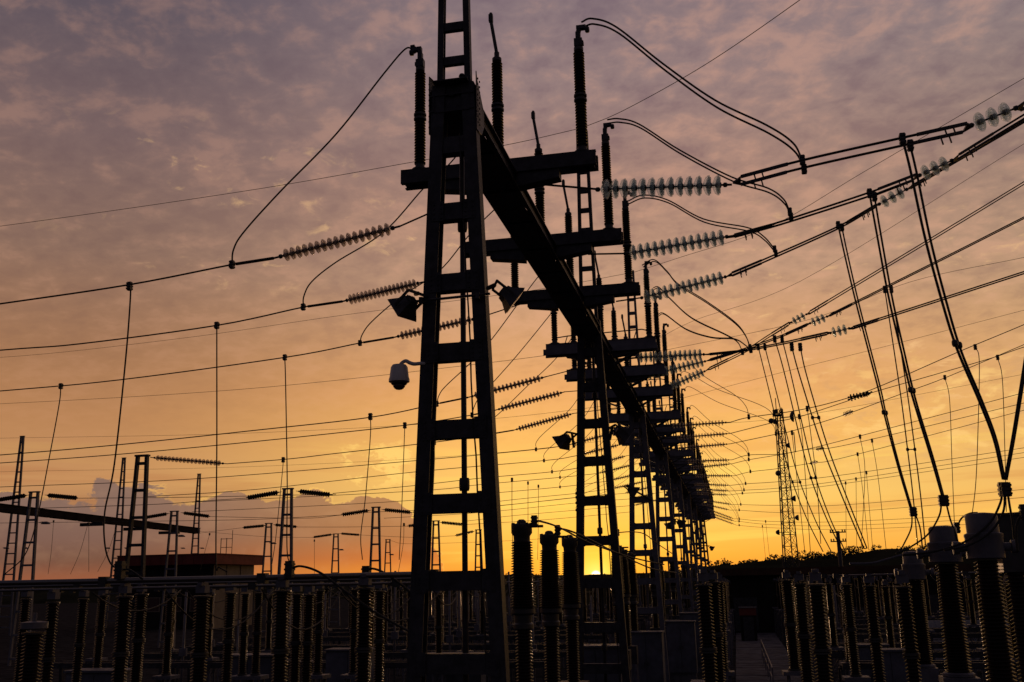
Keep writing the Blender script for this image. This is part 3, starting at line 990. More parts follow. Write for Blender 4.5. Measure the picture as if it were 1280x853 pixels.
# ---- building side
LEFT = {
    0: ([(534, 268), (500, 283), (342, 323), (290, 331), (162, 356), (0, 380), (-260, 416)], 2.9),
    1: ([(600, 335), (528, 353), (428, 377), (380, 384), (271, 407), (100, 430), (0, 438), (-260, 460)], 2.9),
    2: ([(655, 379), (597, 398), (492, 422), (450, 429), (356, 447), (150, 475), (0, 489), (-260, 510)], 2.9),
    3: ([(742, 454), (683, 471), (585, 497), (546, 505), (462, 522), (320, 538), (150, 556), (0, 569), (-260, 588)], 2.9),
    4: ([(760, 476), (706, 490), (619, 513), (590, 519), (505, 532), (320, 552), (150, 568), (0, 579), (-260, 596)], 2.9),
    5: ([(770, 502), (717, 517), (642, 538), (600, 545), (543, 553), (420, 567), (360, 574), (284, 580)], 2.9),
    6: ([(800, 528), (772, 540), (712, 556), (670, 562), (520, 576), (240, 599), (0, 609), (-200, 618)], 2.9),
    7: ([(800, 545), (775, 556), (720, 570), (680, 576), (520, 590), (320, 612), (185, 621)], 2.9),
    8: ([(808, 560), (783, 570), (735, 583), (690, 590), (600, 598), (520, 607), (416, 617)], 2.9),
    9: ([(815, 572), (795, 580), (748, 592), (700, 597), (600, 606), (520, 614), (240, 628)], 2.9),
    10: ([(820, 585), (800, 592), (757, 602), (700, 609), (600, 618), (480, 628), (240, 640)], 2.9),
    11: ([(823, 596), (806, 602), (765, 611), (720, 617), (640, 625), (516, 640)], 2.9),
    12: ([(828, 604), (814, 609), (780, 617), (720, 622), (600, 634), (427, 642)], 2.9),
    13: ([(832, 612), (818, 617), (786, 624), (720, 629), (600, 641), (480, 648)], 2.9),
    14: ([(836, 620), (822, 625), (792, 632), (720, 638), (640, 645), (580, 652)], 2.9),
}
for i, (px, _) in LEFT.items():
    y = YA[i]; p = trace(px, y); o = ORD[i + 1] if i < 12 else 'far'
    far = i >= 12
    a = Vector((-4.62, y, 12.55)) if i > 2 else U(px[0][0], px[0][1], y=y)
    cable('anchor_wire', f'thin tie holding the {o} disc string on the building side of the beam' if not far else 'thin tie of a far disc string on the building side of the beam', 'tie', [a, p[1]], 0.018, 'ties of the building-side strings', smooth=False)
    hang(SL17 if i < 6 else SLF, p[1], p[2], f'{"translucent" if i < 3 else "brownish"} disc string pulling from the {o} crossarm on the building side' if not far else 'tiny disc string of the far gantry on the building side', 'disc strings on the building side')
    cable('conductor', f'single conductor sloping from the {o} disc string towards the red-roofed building' if not far else 'faint conductor running from a far disc string towards the red-roofed building', 'conductor', p[2:], 0.019 if i < 3 else 0.021, 'single conductors on the building side', sub=6)
    # dead-end sleeve on the conductor
    if i < 6:
        q = smoothpts(p[2:5], 8)
        cable('sleeve', f'thicker compression sleeve on the {o} building-side conductor beside its disc string', 'sleeve', [q[0], q[0].lerp(q[8], 0.45), q[0].lerp(q[8], 0.9)], 0.034, 'conductor sleeves on the building side', smooth=False)

LJ = [
    ([(522, 56), (506, 62), (480, 92), (420, 168), (350, 240), (305, 290), (292, 312), (290, 331)], 0),
    ([None, (562, 205), (530, 235), (480, 290), (420, 328), (390, 352), (380, 370), (379, 384)], 1),
    ([None, (632, 250), (590, 290), (550, 338), (500, 372), (465, 402), (453, 418), (450, 429)], 2),
    ([None, (690, 332), (672, 347), (618, 420), (590, 452), (558, 482), (549, 494), (546, 505)], 3),
    ([None, (712, 360), (692, 388), (650, 440), (622, 472), (600, 496), (593, 508), (590, 519)], 4),
    ([None, (732, 400), (697, 446), (660, 482), (625, 516), (608, 530), (602, 538), (600, 545)], 5),
]
for pts, i in LJ:
    y = YA[i]
    st = Vector((AX['b'] - 0.16, y, ARMZ + 2.84))
    q = [st] + trace(pts[1:], y)
    led('jumper', f'single curved jumper from the {ORD[i+1]} building-end insulator down to the conductor', 'jumper', q, 0.018, 'jumpers on the building side', (0, -1), 0.9 if i < 3 else 1.1)
for i in range(6, 15):
    y = YA[i]; st = Vector((AX['b'] - 0.16, y, ARMZ + 2.84)); e = U(*LEFT[i][0][3], y=y)
    L = e.x - st.x
    led('jumper', f'thin jumper from the {ORD[i+1] if i < 12 else "far"} building-end insulator seen between the columns' if i < 12 else 'thin jumper at a far building-end insulator of the gantry', 'jumper',
        [st, st + Vector((L * 0.1, 0, 0.05)), st.lerp(e, 0.45) + Vector((0, 0, -0.2)), e + Vector((-L * 0.05, 0, 0.6)), e], 0.016, 'jumpers on the building side', (-1,))

# droppers on the building side: (points, depth, description)
DL = [
    ([(162, 358), (163, 372), (157, 450), (143, 580), (131, 640), (131, 680), (138, 704), (150, 713)], 18.6, 'long dropper with a hooked lower end hanging from the first building-side conductor'),
    ([(271, 407), (271, 440), (271, 560), (270, 700), (274, 709), (284, 715)], 23.3, 'straight dropper hanging from the second building-side conductor'),
    ([(356, 447), (357, 480), (359, 600), (359, 690), (366, 704)], 28.0, 'straight dropper hanging from the third conductor towards the middle ladder tower'),
    ([(76, 483), (74, 505), (62, 570), (46, 650), (31, 694), (6, 718)], 28.0, 'slack dropper on the third conductor, bending aside above the busbars'),
    ([(463, 521), (463, 545), (457, 620), (451, 670), (453, 700)], 35.0, 'short dropper hanging from the fourth building-side conductor'),
    ([(506, 532), (505, 560), (502, 640), (499, 700)], 39.7, 'short dropper hanging from the fifth building-side conductor'),
    ([(543, 553), (543, 580), (540, 640), (536, 700)], 44.4, 'short dropper from the sixth conductor seen inside the front column'),
    ([(354, 575), (353, 590), (345, 670), (340, 705)], 44.4, 'slightly slanting dropper from the sixth conductor beside the middle ladder tower'),
    ([(640, 600), (640, 640), (641, 700)], 60.8, 'thin distant dropper between the front column and the tall bushings'),
    ([(660, 604), (660, 640), (660, 690)], 77.2, 'thin distant dropper over the first of the tall bushings'),
    ([(673, 608), (673, 650), (672, 700)], 82, 'thin distant dropper over the second of the tall bushings'),
    ([(505, 656), (504, 680), (498, 715)], 77.2, 'thin distant dropper low beside the front column'),
    ([(393, 676), (393, 718)], 110, 'thin faint dropper beside the small lamp tower'),
    ([(111, 655), (111, 715)], 90, 'thin straight dropper under the distant gantry beam'),
    ([(110, 655), (100, 690), (88, 718)], 92, 'thin slanting dropper under the distant gantry beam'),
    ([(67, 652), (64, 690), (60, 718)], 95, 'thin dropper beside the braced pale tower under the distant beam'),
    ([(262, 668), (256, 690), (250, 714)], 100, 'thin curved dropper at the tail of the distant gantry beam'),
    ([(145, 660), (135, 690), (122, 715)], 100, 'thin slanting dropper beside the middle column of the distant gantry'),
]
for px, y, lab in DL:
    led('dropper', lab, 'dropper', trace(px, y), 0.017 if y < 60 else 0.02, 'droppers on the building side', (0,), 0.95 if y < 30 else 1.3)

# droppers on the hill side
DT = [
    ([(1133, 178), (1142, 215), (1160, 300), (1181, 380), (1199, 438), (1226, 502), (1244, 550), (1255, 600)], 18.6, 0.40, 0.09, (0.56,), 'heavy twin dropper with a dumbbell spacer hanging over the large bushing caps'),
    ([(1090, 244), (1098, 290), (1113, 372), (1128, 438), (1142, 496), (1165, 572), (1179, 622)], 23.3, 0.30, 0.10, (0.64,), 'heavy twin dropper of the second pair of conductors, ending over the middle bushing'),
    ([(1050, 283), (1058, 320), (1072, 380), (1098, 481), (1106, 516), (1122, 578), (1139, 636)], 28.0, 0.26, 0.10, (0.66,), 'heavy twin dropper of the third pair of conductors'),
    ([(1110, 362), (1119, 420), (1131, 500), (1139, 562), (1146, 620), (1152, 682)], 39.7, 0.26, 0.30, (0.6,), 'twin dropper with two spaced cables from the fifth pair of conductors'),
    ([(995, 434), (1004, 470), (1030, 555), (1055, 620), (1082, 686)], 35.0, 0.30, 0.1, (0.42,), 'slanting twin dropper from the fourth pair, crossing the utility pole'),
    ([(973, 424), (984, 465), (1011, 578), (1032, 640), (1056, 692)], 39.7, 0.30, 0.1, (0.55,), 'slanting twin dropper just beside the radio mast'),
    ([(952, 434), (966, 490), (978, 540), (993, 596), (1014, 650), (1034, 690)], 44.4, 0.30, 0.35, (0.62,), 'slanting twin dropper crossing in front of the radio mast'),
    ([(1300, 350), (1284, 440), (1268, 540), (1257, 600)], 18.6, 0.12, 0.08, (), 'twin dropper entering from beyond the frame onto the large bushing caps'),
]
for px, y, g0, g1, sp, lab in DT:
    cl = (0.0,) if 'entering' not in lab else ()
    twin('twin_dropper', lab, 'dropper', trace(px, y), 0.024, g0, 'twin droppers on the hill side', clamps=cl, spacers=sp, gap2=g1, size=0.85 if y < 30 else 1.1, sep=(0.55, 1, 0) if y < 30 else (1, 0.3, 0))
DS = [
    ([(1219, 434), (1224, 450), (1223, 520), (1220, 600), (1215, 645)], 51.4, 'thin dropper behind the dumbbell spacer of the heavy twin dropper'),
    ([(1247, 447), (1253, 475), (1256, 560), (1258, 640)], 56.1, 'thin dropper over the largest bushing cap'),
    ([(1181, 472), (1187, 500), (1190, 580), (1193, 655)], 60.8, 'thin dropper over the middle bushing cap'),
    ([(1009, 511), (1013, 539), (1021, 604), (1026, 680)], 51.4, 'thin dropper with a tee clamp beside the top of the radio mast'),
    ([(999, 521), (1004, 560), (1013, 690)], 56.1, 'thin dropper tight against the dish side of the radio mast'),
    ([(990, 541), (999, 624), (1006, 690)], 60.8, 'thin dropper passing the middle of the radio mast'),
    ([(1075, 546), (1081, 583), (1079, 640), (1076, 690)], 67.8, 'thin bowed dropper standing over the wooded hill, tallest of its cluster'),
    ([(1090, 551), (1098, 600), (1108, 690)], 72.5, 'thin dropper leaning outwards over the wooded hill'),
    ([(1072, 568), (1078, 610), (1086, 688)], 77.2, 'thin dropper in the cluster over the wooded hill, from the lowest of three wires'),
    ([(1083, 591), (1091, 688)], 84.2, 'short thin dropper over the hill beside the slanting twin dropper'),
    ([(1070, 599), (1071, 690)], 88.9, 'short upright dropper over the hill near the utility pole'),
    ([(1057, 604), (1058, 690)], 93.6, 'short dropper directly beside the utility pole'),
    ([(957, 652), (962, 697)], 120, 'tiny dropper low beside the radio mast foot'),
    ([(953, 658), (957, 699)], 126, 'tiniest dropper at the radio mast foot'),
]
for px, y, lab in DS:
    led('dropper', lab, 'dropper', trace(px, y), 0.02, 'thin droppers on the hill side', (0,), 1.4)

# shield wires
SH = [
    ([(-260, 315), (0, 283), (300, 240), (515, 203), (640, 180), (728, 160)], [40, 36, 33.5, 32, 31.6, 31.4], 'thin shield wire strung from the second column peak past the dome camera column'),
    ([(728, 160), (780, 138), (880, 82), (1000, 0), (1120, -90)], [31.4, 30, 27, 23, 19], 'thin shield wire climbing steeply from the second column peak'),
    ([(-200, 452), (0, 447), (220, 424), (430, 394), (660, 364), (790, 341)], [60, 58, 54, 51, 49, 47.8], 'thin shield wire reaching the third column peak on the building side'),
    ([(791, 341), (850, 322), (960, 285), (1080, 215), (1280, 98), (1400, 30)], [47.8, 46, 43, 39, 34, 31], 'thin shield wire climbing from the third column peak behind the long glass strings'),
    ([(-200, 512), (0, 505), (300, 487), (600, 455), (820, 425)], [82, 78, 72, 67, 64.2], 'thin shield wire reaching the fourth column peak on the building side'),
    ([(822, 424), (870, 400), (1000, 352), (1280, 180), (1400, 110)], [64.2, 62, 56, 46, 42], 'thin shield wire climbing from the fourth column peak towards the hill'),
    ([(822, 440), (1010, 400), (1140, 352), (1280, 322), (1400, 296)], [80.6, 78, 76, 74, 72], 'thin shield wire crossing behind the short glass strings towards the hill'),
    ([(845, 500), (1000, 460), (1100, 435), (1280, 388), (1400, 358)], [97, 95, 93, 90, 88], 'faint shield wire from the sixth column peak towards the hill'),
    ([(-100, 551), (0, 548), (300, 542), (600, 525), (838, 497)], [110, 108, 104, 100, 97], 'faint shield wire from the sixth column peak to the distant gantry'),
    ([(-100, 596), (0, 590), (300, 584), (600, 568), (845, 540)], [125, 122, 120, 117, 113.4], 'faint shield wire low over the cloud bank'),
    ([(858, 532), (1000, 520), (1280, 468), (1400, 446)], [113.4, 112, 108, 106], 'faint shield wire from the seventh column peak towards the hill'),
]
for px, ys, lab in SH:
    cable('shield_wire', lab, 'shield wire', trace(px, ys), 0.011 if ys[0] < 70 else 0.016, 'shield wires', n=5)

# ------------------------------------------------------------------ fittings on the columns
def floodlight(p, yaw, tilt, label, mount, scale=1.0):
    t = thing('floodlight', label, 'floodlight', p, 'floodlights on the columns')
    t.scale = (scale,) * 3
    R = Matrix.Rotation(yaw, 4, 'Z') @ Matrix.Rotation(tilt, 4, 'X')
    b = MB()
    # flared housing: deep back, wide front
    k = len(b.v)
    for yy, hx, hz in ((0.0, 0.13, 0.11), (-0.10, 0.16, 0.13), (-0.24, 0.25, 0.21), (-0.28, 0.27, 0.23)):
        b.v += [Vector((-hx, yy, -hz)), Vector((hx, yy, -hz)), Vector((hx, yy, hz)), Vector((-hx, yy, hz))]
    for i in range(3):
        for q in range(4):
            b.face((k + i * 4 + q, k + i * 4 + (q + 1) % 4, k + i * 4 + 4 + (q + 1) % 4, k + i * 4 + 4 + q))
    b.face((k + 3, k + 2, k + 1, k)); b.face((k + 12, k + 13, k + 14, k + 15))
    for q in range(5): b.box(-0.1 + q * 0.045, -0.085 + q * 0.045, 0.0, 0.05, -0.09, 0.09)
    b.v = [R @ v for v in b.v]
    b.build('housing', IRON, t)
    b = MB().box(-0.245, 0.245, -0.292, -0.284, -0.205, 0.205); b.v = [R @ v for v in b.v]
    b.build('lens', LENS, t)
    b = MB()
    mnt = (Vector(mount) - Vector(p)) / scale
    for s in (-1, 1):
        e = R @ Vector((s * 0.28, -0.12, 0.0))
        b.bar(R @ Vector((s * 0.27, -0.2, 0.0)), e + R @ Vector((0, 0.32, 0)), 0.05, 0.03)
    b.bar(R @ Vector((-0.28, 0.2, 0)), R @ Vector((0.28, 0.2, 0)), 0.05, 0.03)
    b.tube([R @ Vector((0, 0.2, 0)), mnt], 0.042, 6)
    b.build('bracket', IRON, t)
    return t


floodlight(U(514, 376, y=14.7), math.radians(-112), math.radians(35), 'dark floodlight tilted down on the building side of the dome camera column', (-4.75, 14.8, 9.55), 0.85)
floodlight(U(629, 365, y=14.7), math.radians(112), math.radians(38), 'dark floodlight tilted down on the hill side of the dome camera column', (-3.55, 14.8, 9.55), 0.85)
cb = thing('floodlight_bar', 'thin horizontal pipe across the dome camera column beneath its floodlights', 'pipe', (GX, 14.78, 9.42))
MB().tube([(-0.72, 0, 0), (0.62, 0, 0.03)], 0.022, 6).build('pipe', IRON, cb, True)
b = MB()
for s in (-0.52, 0.42): b.box(s - 0.03, s + 0.03, -0.035, 0.05, -0.04, 0.06)
b.build('clip', IRON, cb)
floodlight(U(709, 547, y=31.2), math.radians(-112), math.radians(35), 'small floodlight on the building side of the second column', (-4.75, 31.25, 9.1), 1.1)
floodlight(U(773, 539, y=31.2), math.radians(112), math.radians(38), 'small floodlight on the hill side of the second column, against the far beam', (-3.6, 31.25, 9.3), 1.2)
floodlight(U(787, 611, y=47.6), math.radians(112), math.radians(35), 'small floodlight low on the third column', (-3.6, 47.6, 8.6), 1.2)
floodlight(U(848, 652, y=64), math.radians(112), math.radians(35), 'tiny floodlight beside the fourth and fifth columns', (-3.5, 64.1, 8.3), 1.2)
floodlight(U(838, 655, y=80.4), math.radians(-112), math.radians(35), 'tiny floodlight hanging between the far pale columns', (-4.7, 80.4, 9.2), 1.2)
floodlight(U(888, 684, y=97), math.radians(112), math.radians(35), 'tiny floodlight on an arm standing clear beside the last columns', (-3.5, 97, 8.0), 1.0)

p = U(499, 470, y=14.85)
dc = thing('dome_camera', 'white dome camera hanging from a curved pipe on the tall front column', 'camera', p)
dc.scale = (1.17, 1.17, 1.17)
MB().lathe([(0.035, 0.155), (0.095, 0.15), (0.115, 0.12), (0.132, -0.02), (0.142, -0.05), (0.142, -0.085), (0.12, -0.095)], 20).build('housing', WHITE, dc, 'auto')
MB().lathe([(0.115, -0.096), (0.112, -0.11), (0.098, -0.125)], 20).build('collar', IRON, dc, True)
MB().lathe([(0.085, -0.126), (0.082, -0.15), (0.065, -0.175), (0.04, -0.19), (0.01, -0.196)], 16).build('dome', SMOKE, dc, True)
wl = (U(521, 455, y=14.85) - p) / 1.17
pts = [(0, 0, 0.14), (0.0, 0, wl.z - 0.03), (0.03, 0, wl.z + 0.02), (0.09, 0, wl.z + 0.05), (wl.x * 0.6, 0, wl.z + 0.02), (wl.x * 0.85, 0, wl.z), (wl.x + 0.06, 0, wl.z), (wl.x + 0.14, 0.1, wl.z)]
MB().tube(smoothpts(pts, 6), 0.026, 8).build('pipe_arm', WHITE, dc, True)

# ------------------------------------------------------------------ ladder towers, distant gantry
def ladder_tower(px, py, y, w0, w1, label, mt=PALE_STEEL, group='ladder towers on the building side', rungs=9, lw=0.14, zbase=0.0, name='ladder_tower', headbox=False):
    p = U(px, py, y=y)
    t = thing(name, label, 'tower', (p.x, y, zbase), group)
    h = p.z
    for s in (-1, 1):
        MB().bar((s * (w0 - lw / 2), 0, 0), (s * (w1 - lw / 2), 0, h), lw, 0.2, (0, 1, 0)).build('leg', mt, t)
    for k in range(rungs):
        z = h * (0.04 + 0.93 * k / (rungs - 1))
        hw = (w0 + (w1 - w0) * z / h) - lw
        MB().box(-hw, hw, -0.07, 0.07, z - 0.07, z + 0.07).build('rung', mt, t)
    MB().box(-w1 - 0.05, w1 + 0.05, -0.12, 0.12, h + 0.002, h + 0.09).build('head_plate', mt, t)
    return t, p


def small_lamp(p, label, mt=IRON):
    t = thing('yard_lamp', label, 'lamp', p, 'small lamps on the ladder towers')
    b = MB(); b.lathe([(0.10, 0.16), (0.2, 0.12), (0.34, 0.0), (0.30, -0.02)], 12); b.build('shade', IRON, t, 'auto')
    MB().tube([(0, 0, 0.1), (-0.25, 0, 0.14), (-0.5, 0, 0.1)], 0.035, 6).build('arm', mt, t, True)
    return t


ROW1 = [((178, 571), 44.4, 'dark tall ladder tower in front of the building, one string at its head'),
        ((360, 612), 60.8, 'ladder tower between the building and the front column, two dark strings at its head'),
        ((470, 635), 77.2, 'ladder tower close beside the front column, two dark strings at its head'),
        ((545, 652), 93.6, 'ladder tower seen through the foot of the front column'),
        ((598, 663), 110, 'small ladder tower seen through the front column beside its conduit')]
tw = []
for (q, y, lab) in ROW1:
    tw.append(ladder_tower(q[0], q[1], y, 0.72 if y < 50 else 0.68, 0.32, lab, STEEL if y < 50 else PALE_STEEL, rungs=9))
ROW2 = [((43, 616), 62.8, 'grey ladder tower under the near end of the distant beam, lamp near its head'),
        ((218, 640), 82, 'grey ladder tower standing before the red roof, lamp below its strings'),
        ((336, 655), 100, 'grey ladder tower at the end of the red roof, lamp on one side'),
        ((420, 668), 124, 'small grey tower with a lamp, alone beyond the busbars'),
        ((485, 675), 143, 'smallest grey tower with a lamp, close to the front column')]
for (q, y, lab) in ROW2:
    tw.append(ladder_tower(q[0], q[1], y, 0.8, 0.36, lab, PALE_STEEL, rungs=8))
for (q, lab) in ((((57, 655), 62.6), 'lamp on the tower under the distant beam'), (((227, 671), 81.8), 'lamp on the tower before the red roof'),
                 (((342, 680), 99.8), 'lamp on the tower at the end of the red roof'), (((427, 688), 123.8), 'lamp on the small lone tower beyond the busbars'),
                 (((490, 694), 142.8), 'lamp on the smallest tower beside the front column')):
    small_lamp(U(*q[0], y=q[1]), 'dark flared yard ' + lab)

ST = [((56, 619), (99, 623), 62.8, 'dark porcelain string on the building side of the lamp tower under the distant beam'),
      ((36, 619), (-8, 626), 62.8, 'dark porcelain string at the frame edge by the distant beam'),
      ((212, 642), (176, 648), 82, 'dark porcelain string from the tower before the red roof towards the dark tall tower'),
      ((226, 641), (264, 646), 82, 'dark porcelain string on the sun side of the tower before the red roof'),
      ((352, 615), (306, 623), 60.8, 'dark porcelain string on the building side of the middle ladder tower'),
      ((370, 614), (416, 619), 60.8, 'dark porcelain string on the sun side of the middle ladder tower'),
      ((464, 638), (425, 644), 77.2, 'dark porcelain string on the building side of the tower beside the front column'),
      ((477, 637), (516, 641), 77.2, 'dark porcelain string on the sun side of the tower beside the front column'),
      ((333, 657), (302, 660), 100, 'small porcelain string beside the end of the red roof'),
      ((341, 656), (373, 659), 100, 'small porcelain string on the sun side of the red roof tower'),
      ((417, 668), (390, 672), 124, 'thin porcelain string on the building side of the small lone tower'),
      ((424, 667), (451, 669), 124, 'thin porcelain string on the sun side of the small lone tower'),
      ((549, 653), (580, 656), 93.6, 'small porcelain string inside the foot of the front column'),
      ((541, 654), (508, 658), 93.6, 'small porcelain string just outside the foot of the front column'),
      ((594, 664), (568, 670), 110, 'small porcelain string beside the front column conduit')]
for a, c_, y, lab in ST:
    hang(SP, U(*a, y=y), U(*c_, y=y), lab, 'porcelain strings on the ladder towers')
hang(SL17, U(188, 572, y=44.4), U(284, 580, y=44.4), 'pale glass disc string at the head of the dark tall ladder tower', 'disc strings on the building side')
LW = [([(99, 623), (220, 622), (420, 618)], [62.8, 62, 60.8], 'wire from the tower under the distant beam to the middle ladder tower'),
      ([(264, 646), (380, 648), (427, 644)], [82, 80, 77.2], 'wire from the red roof tower to the tower beside the front column'),
      ([(306, 623), (260, 626), (185, 631), (0, 637), (-100, 640)], [60.8, 60, 60, 60, 60], 'wire running from the middle ladder tower out over the distant beam'),
      ([(425, 644), (330, 649), (240, 651), (0, 654)], [77.2, 78, 79, 80], 'wire running low behind the middle ladder tower'),
      ([(373, 659), (430, 659), (508, 658)], [100, 97, 93.6], 'wire from the red roof end tower to the front column foot'),
      ([(302, 660), (270, 664), (240, 668)], [100, 110, 120], 'short wire from the red roof tower to the distant beam end'),
      ([(451, 669), (520, 672), (568, 670)], [124, 117, 110], 'low wire from the small lone tower towards the conduit'),
      ([(390, 672), (330, 671), (245, 664)], [124, 130, 140], 'low wire from the small lone tower to the distant beam end'),
      ([(488, 676), (515, 680), (640, 676), (720, 670)], [143, 140, 130, 128], 'low slack wire from the smallest tower behind the front column'),
      ([(516, 641), (580, 637), (760, 618)], [77.2, 78, 80], 'wire from the tower beside the front column back to the gantry'),
      ([(580, 656), (680, 650), (790, 640)], [93.6, 95, 97], 'low wire from the tower inside the front column back to the gantry')]
for px, ys, lab in LW:
    cable('line_wire', lab, 'wire', trace(px, ys), 0.02, 'wires between the ladder towers', n=5)

# distant gantry beyond
dg = []
for (q, y, z, lab) in (((28, 546), 105, 0, 'pale peaked column carrying the near part of the distant gantry beam'), ((155, 573), 124, 0, 'pale peaked column at the middle of the distant gantry beam'), ((249, 593), 143, 0, 'pale peaked column at the end of the distant gantry beam')):
    t, p = ladder_tower(q[0], q[1], y, 1.0, 0.26, lab, PALE_STEEL, 'columns of the distant gantry', 19, 0.2, name='peaked_column')
    for s in (-1, 1):
        lp = U(q[0] - 8 + s * 12, 686, y=y - 0.4)
        small_lamp((lp.x, y - 0.4, lp.z), f'flared lamp on the {"building" if s > 0 else "outer"} side of the {lab.split(" ", 3)[3] if False else ("near" if y < 110 else "middle" if y < 130 else "last")} peaked column of the distant gantry')
    dg.append(p)
a = U(-150, 618, y=78); e = U(247, 664, y=144)
t = thing('distant_beam', 'long distant lattice beam crossing low over the ladder towers', 'beam', a)
v = e - a
for xo in (-0.4, 0.4):
    MB().bar(Vector((xo, 0, 0)), v + Vector((xo, 0, 0)), 0.8, 0.05, (1, 0, 0)).build('side_plate', DARKW, t)
    MB().bar(Vector((xo * 1.15, 0, 0.43)), v + Vector((xo * 1.15, 0, 0.43)), 0.05, 0.2, (1, 0, 0)).build('flange', DARKW, t)
b = MB(); N = 22
for i in range(N):
    b.bar(v * ((i + 0.08) / N) + Vector((0, 0, -0.42)), v * ((i + 0.92) / N) + Vector((0, 0, -0.42)), 0.03, 0.74, (1, 0, 0))
b.build('bottom_plate', DARKW, t)
for f in (0.52, 0.68, 0.83):
    p0 = a + v * f
    o = MB().box(-1.6, 1.6, -0.2, 0.2, 0, 0.4).build('bracket_arm', STEEL)
    o.location = (0, 0, 0); o.parent = t; o.location = v * f + Vector((1.0, 0, -1.02))

# ------------------------------------------------------------------ building, shed, mast, pole
def building():
    y = 118
    p0, p1 = U(160, 722, y=y), U(266, 722, y=y)
    zt = U(240, 694, y=y).z; zf = U(240, 706, y=y).z
    t = thing('building', 'low dark building with a red flat roof and a cream end wall', 'building', (p0.x, y, 0))
    L = p1.x - p0.x
    MB().box(0, L, 0, 11, 0, zf - 0.02).build('wall', DARKW, t)
    b = MB().box(L + 0.005, L + 0.1, 0.0, 11, 0, zf - 0.02)
    b.build('end_wall', CREAM, t)
    b = MB()
    b.box(-0.9, L + 0.9, -1.2, 12.0, zf, zt)
    b.box(-1.0, L + 1.0, -1.3, 12.1, zt + 0.003, zt + 0.12)
    for q in range(9): b.box(-0.9 + q * (L + 1.8) / 9, -0.84 + q * (L + 1.8) / 9, -1.26, -1.203, zf + 0.02, zt - 0.02)
    b.build('roof', RED, t)
    for i in range(3):
        x0 = L * (0.26 + i * 0.25)
        w_ = MB(); w_.box(x0, x0 + 1.6, -0.03, -0.004, 2.2, 3.8); o = w_.build('window', SMOKE, t)
        f_ = MB()
        for (a_, b_, c_, d_) in ((x0 - 0.1, x0, 2.1, 3.9), (x0 + 1.6, x0 + 1.7, 2.1, 3.9), (x0, x0 + 1.6, 2.1, 2.2), (x0, x0 + 1.6, 3.8, 3.9)): f_.box(a_, b_, -0.06, -0.004, c_, d_)
        f_.build('frame', CREAM, o)
    for i in range(2):
        y0 = 3.4 + i * 3.8
        MB().box(L + 0.103, L + 0.2, y0 - 0.15, y0 + 0.15, 0.1, zf - 0.1).build('pilaster', CREAM, t)
    b = MB()
    MB().tube([(L + 0.5, -0.3, 0.1), (L + 0.5, -0.3, zf)], 0.07, 6).build('downpipe', IRON, t)
    MB().box(0.8, 1.9, -0.06, -0.004, 0, 2.2).build('door', STEEL, t)
    xa = L * 0.97
    for xx in (xa - 0.9, xa - 0.1): b.tube([(xx, 4, zt + 0.1), (xx, 4, zt + 2.2)], 0.05, 6)
    b.tube([(xa + 0.7, 4, zt + 0.1), (xa + 0.7, 4, zt + 3.2)], 0.04, 6)
    for z in (1.0, 2.1): b.tube([(xa - 0.9, 4, zt + z), (xa + 0.7, 4, zt + z)], 0.04, 6)
    b.build('roof_rail', IRON, t)


building()
p = U(893, 708, y=96)
t = thing('shed', 'long low dark shed with a flat overhanging roof under the hill', 'shed', (p.x, 96, 0))
MB().box(0, 21.5, 0, 7, 0, 5.15).build('wall', DARKW, t)
b = MB().box(-0.5, 22, -0.8, 7.8, 5.16, 5.42); b.box(-0.4, 21.9, -0.7, 7.7, 5.423, 5.78); b.build('roof', BROWN, t)
for i in range(5):
    MB().box(1.5 + i * 4, 3.6 + i * 4, -0.05, -0.004, 0.3, 3.2).build('door', STEEL, t)

y = 155
pt, pb = U(974, 512, y=y), U(989, 697, y=y)
t = thing('radio_mast', 'slim lattice radio mast with dishes standing at the foot of the hill', 'mast', (pb.x, y, pb.z - 3.5))
hh = pt.z - (pb.z - 3.5)
dx = pt.x - pb.x
rad = lambda z: 1.35 - 0.72 * z / hh
cor = [(math.cos(q), math.sin(q)) for q in (math.radians(200), math.radians(320), math.radians(80))]
for cx, cy in cor:
    MB().tube([(rad(0) * cx, rad(0) * cy, 0), (rad(hh) * cx, rad(hh) * cy, hh)], 0.085, 6).build('leg', STEEL, t)
b = MB(); N = 15
for i in range(N):
    z0, z1 = hh * i / N, hh * (i + 1) / N
    for k in range(3):
        (ax, ay), (bx, by) = cor[k], cor[(k + 1) % 3]
        b.tube([(rad(z0) * ax, rad(z0) * ay, z0), (rad(z1) * bx, rad(z1) * by, z1)], 0.036, 4)
        b.tube([(rad(z0) * bx, rad(z0) * by, z0), (rad(z1) * ax, rad(z1) * ay, z1)], 0.036, 4)
        b.tube([(rad(z1) * ax, rad(z1) * ay, z1), (rad(z1) * bx, rad(z1) * by, z1)], 0.036, 4)
b.build('lacing', STEEL, t)
MB().bar((-0.95, -0.3, 0), (-0.35, -0.3, hh * 0.96), 0.2, 0.1).build('cable_tray', STEEL, t)
b = MB(); b.box(-1.0, 0.4, -0.7, 0.7, hh * 0.962, hh * 0.968); b.box(-1.0, -0.2, -0.75, -0.65, hh * 0.97, hh * 0.995); b.build('platform', STEEL, t)
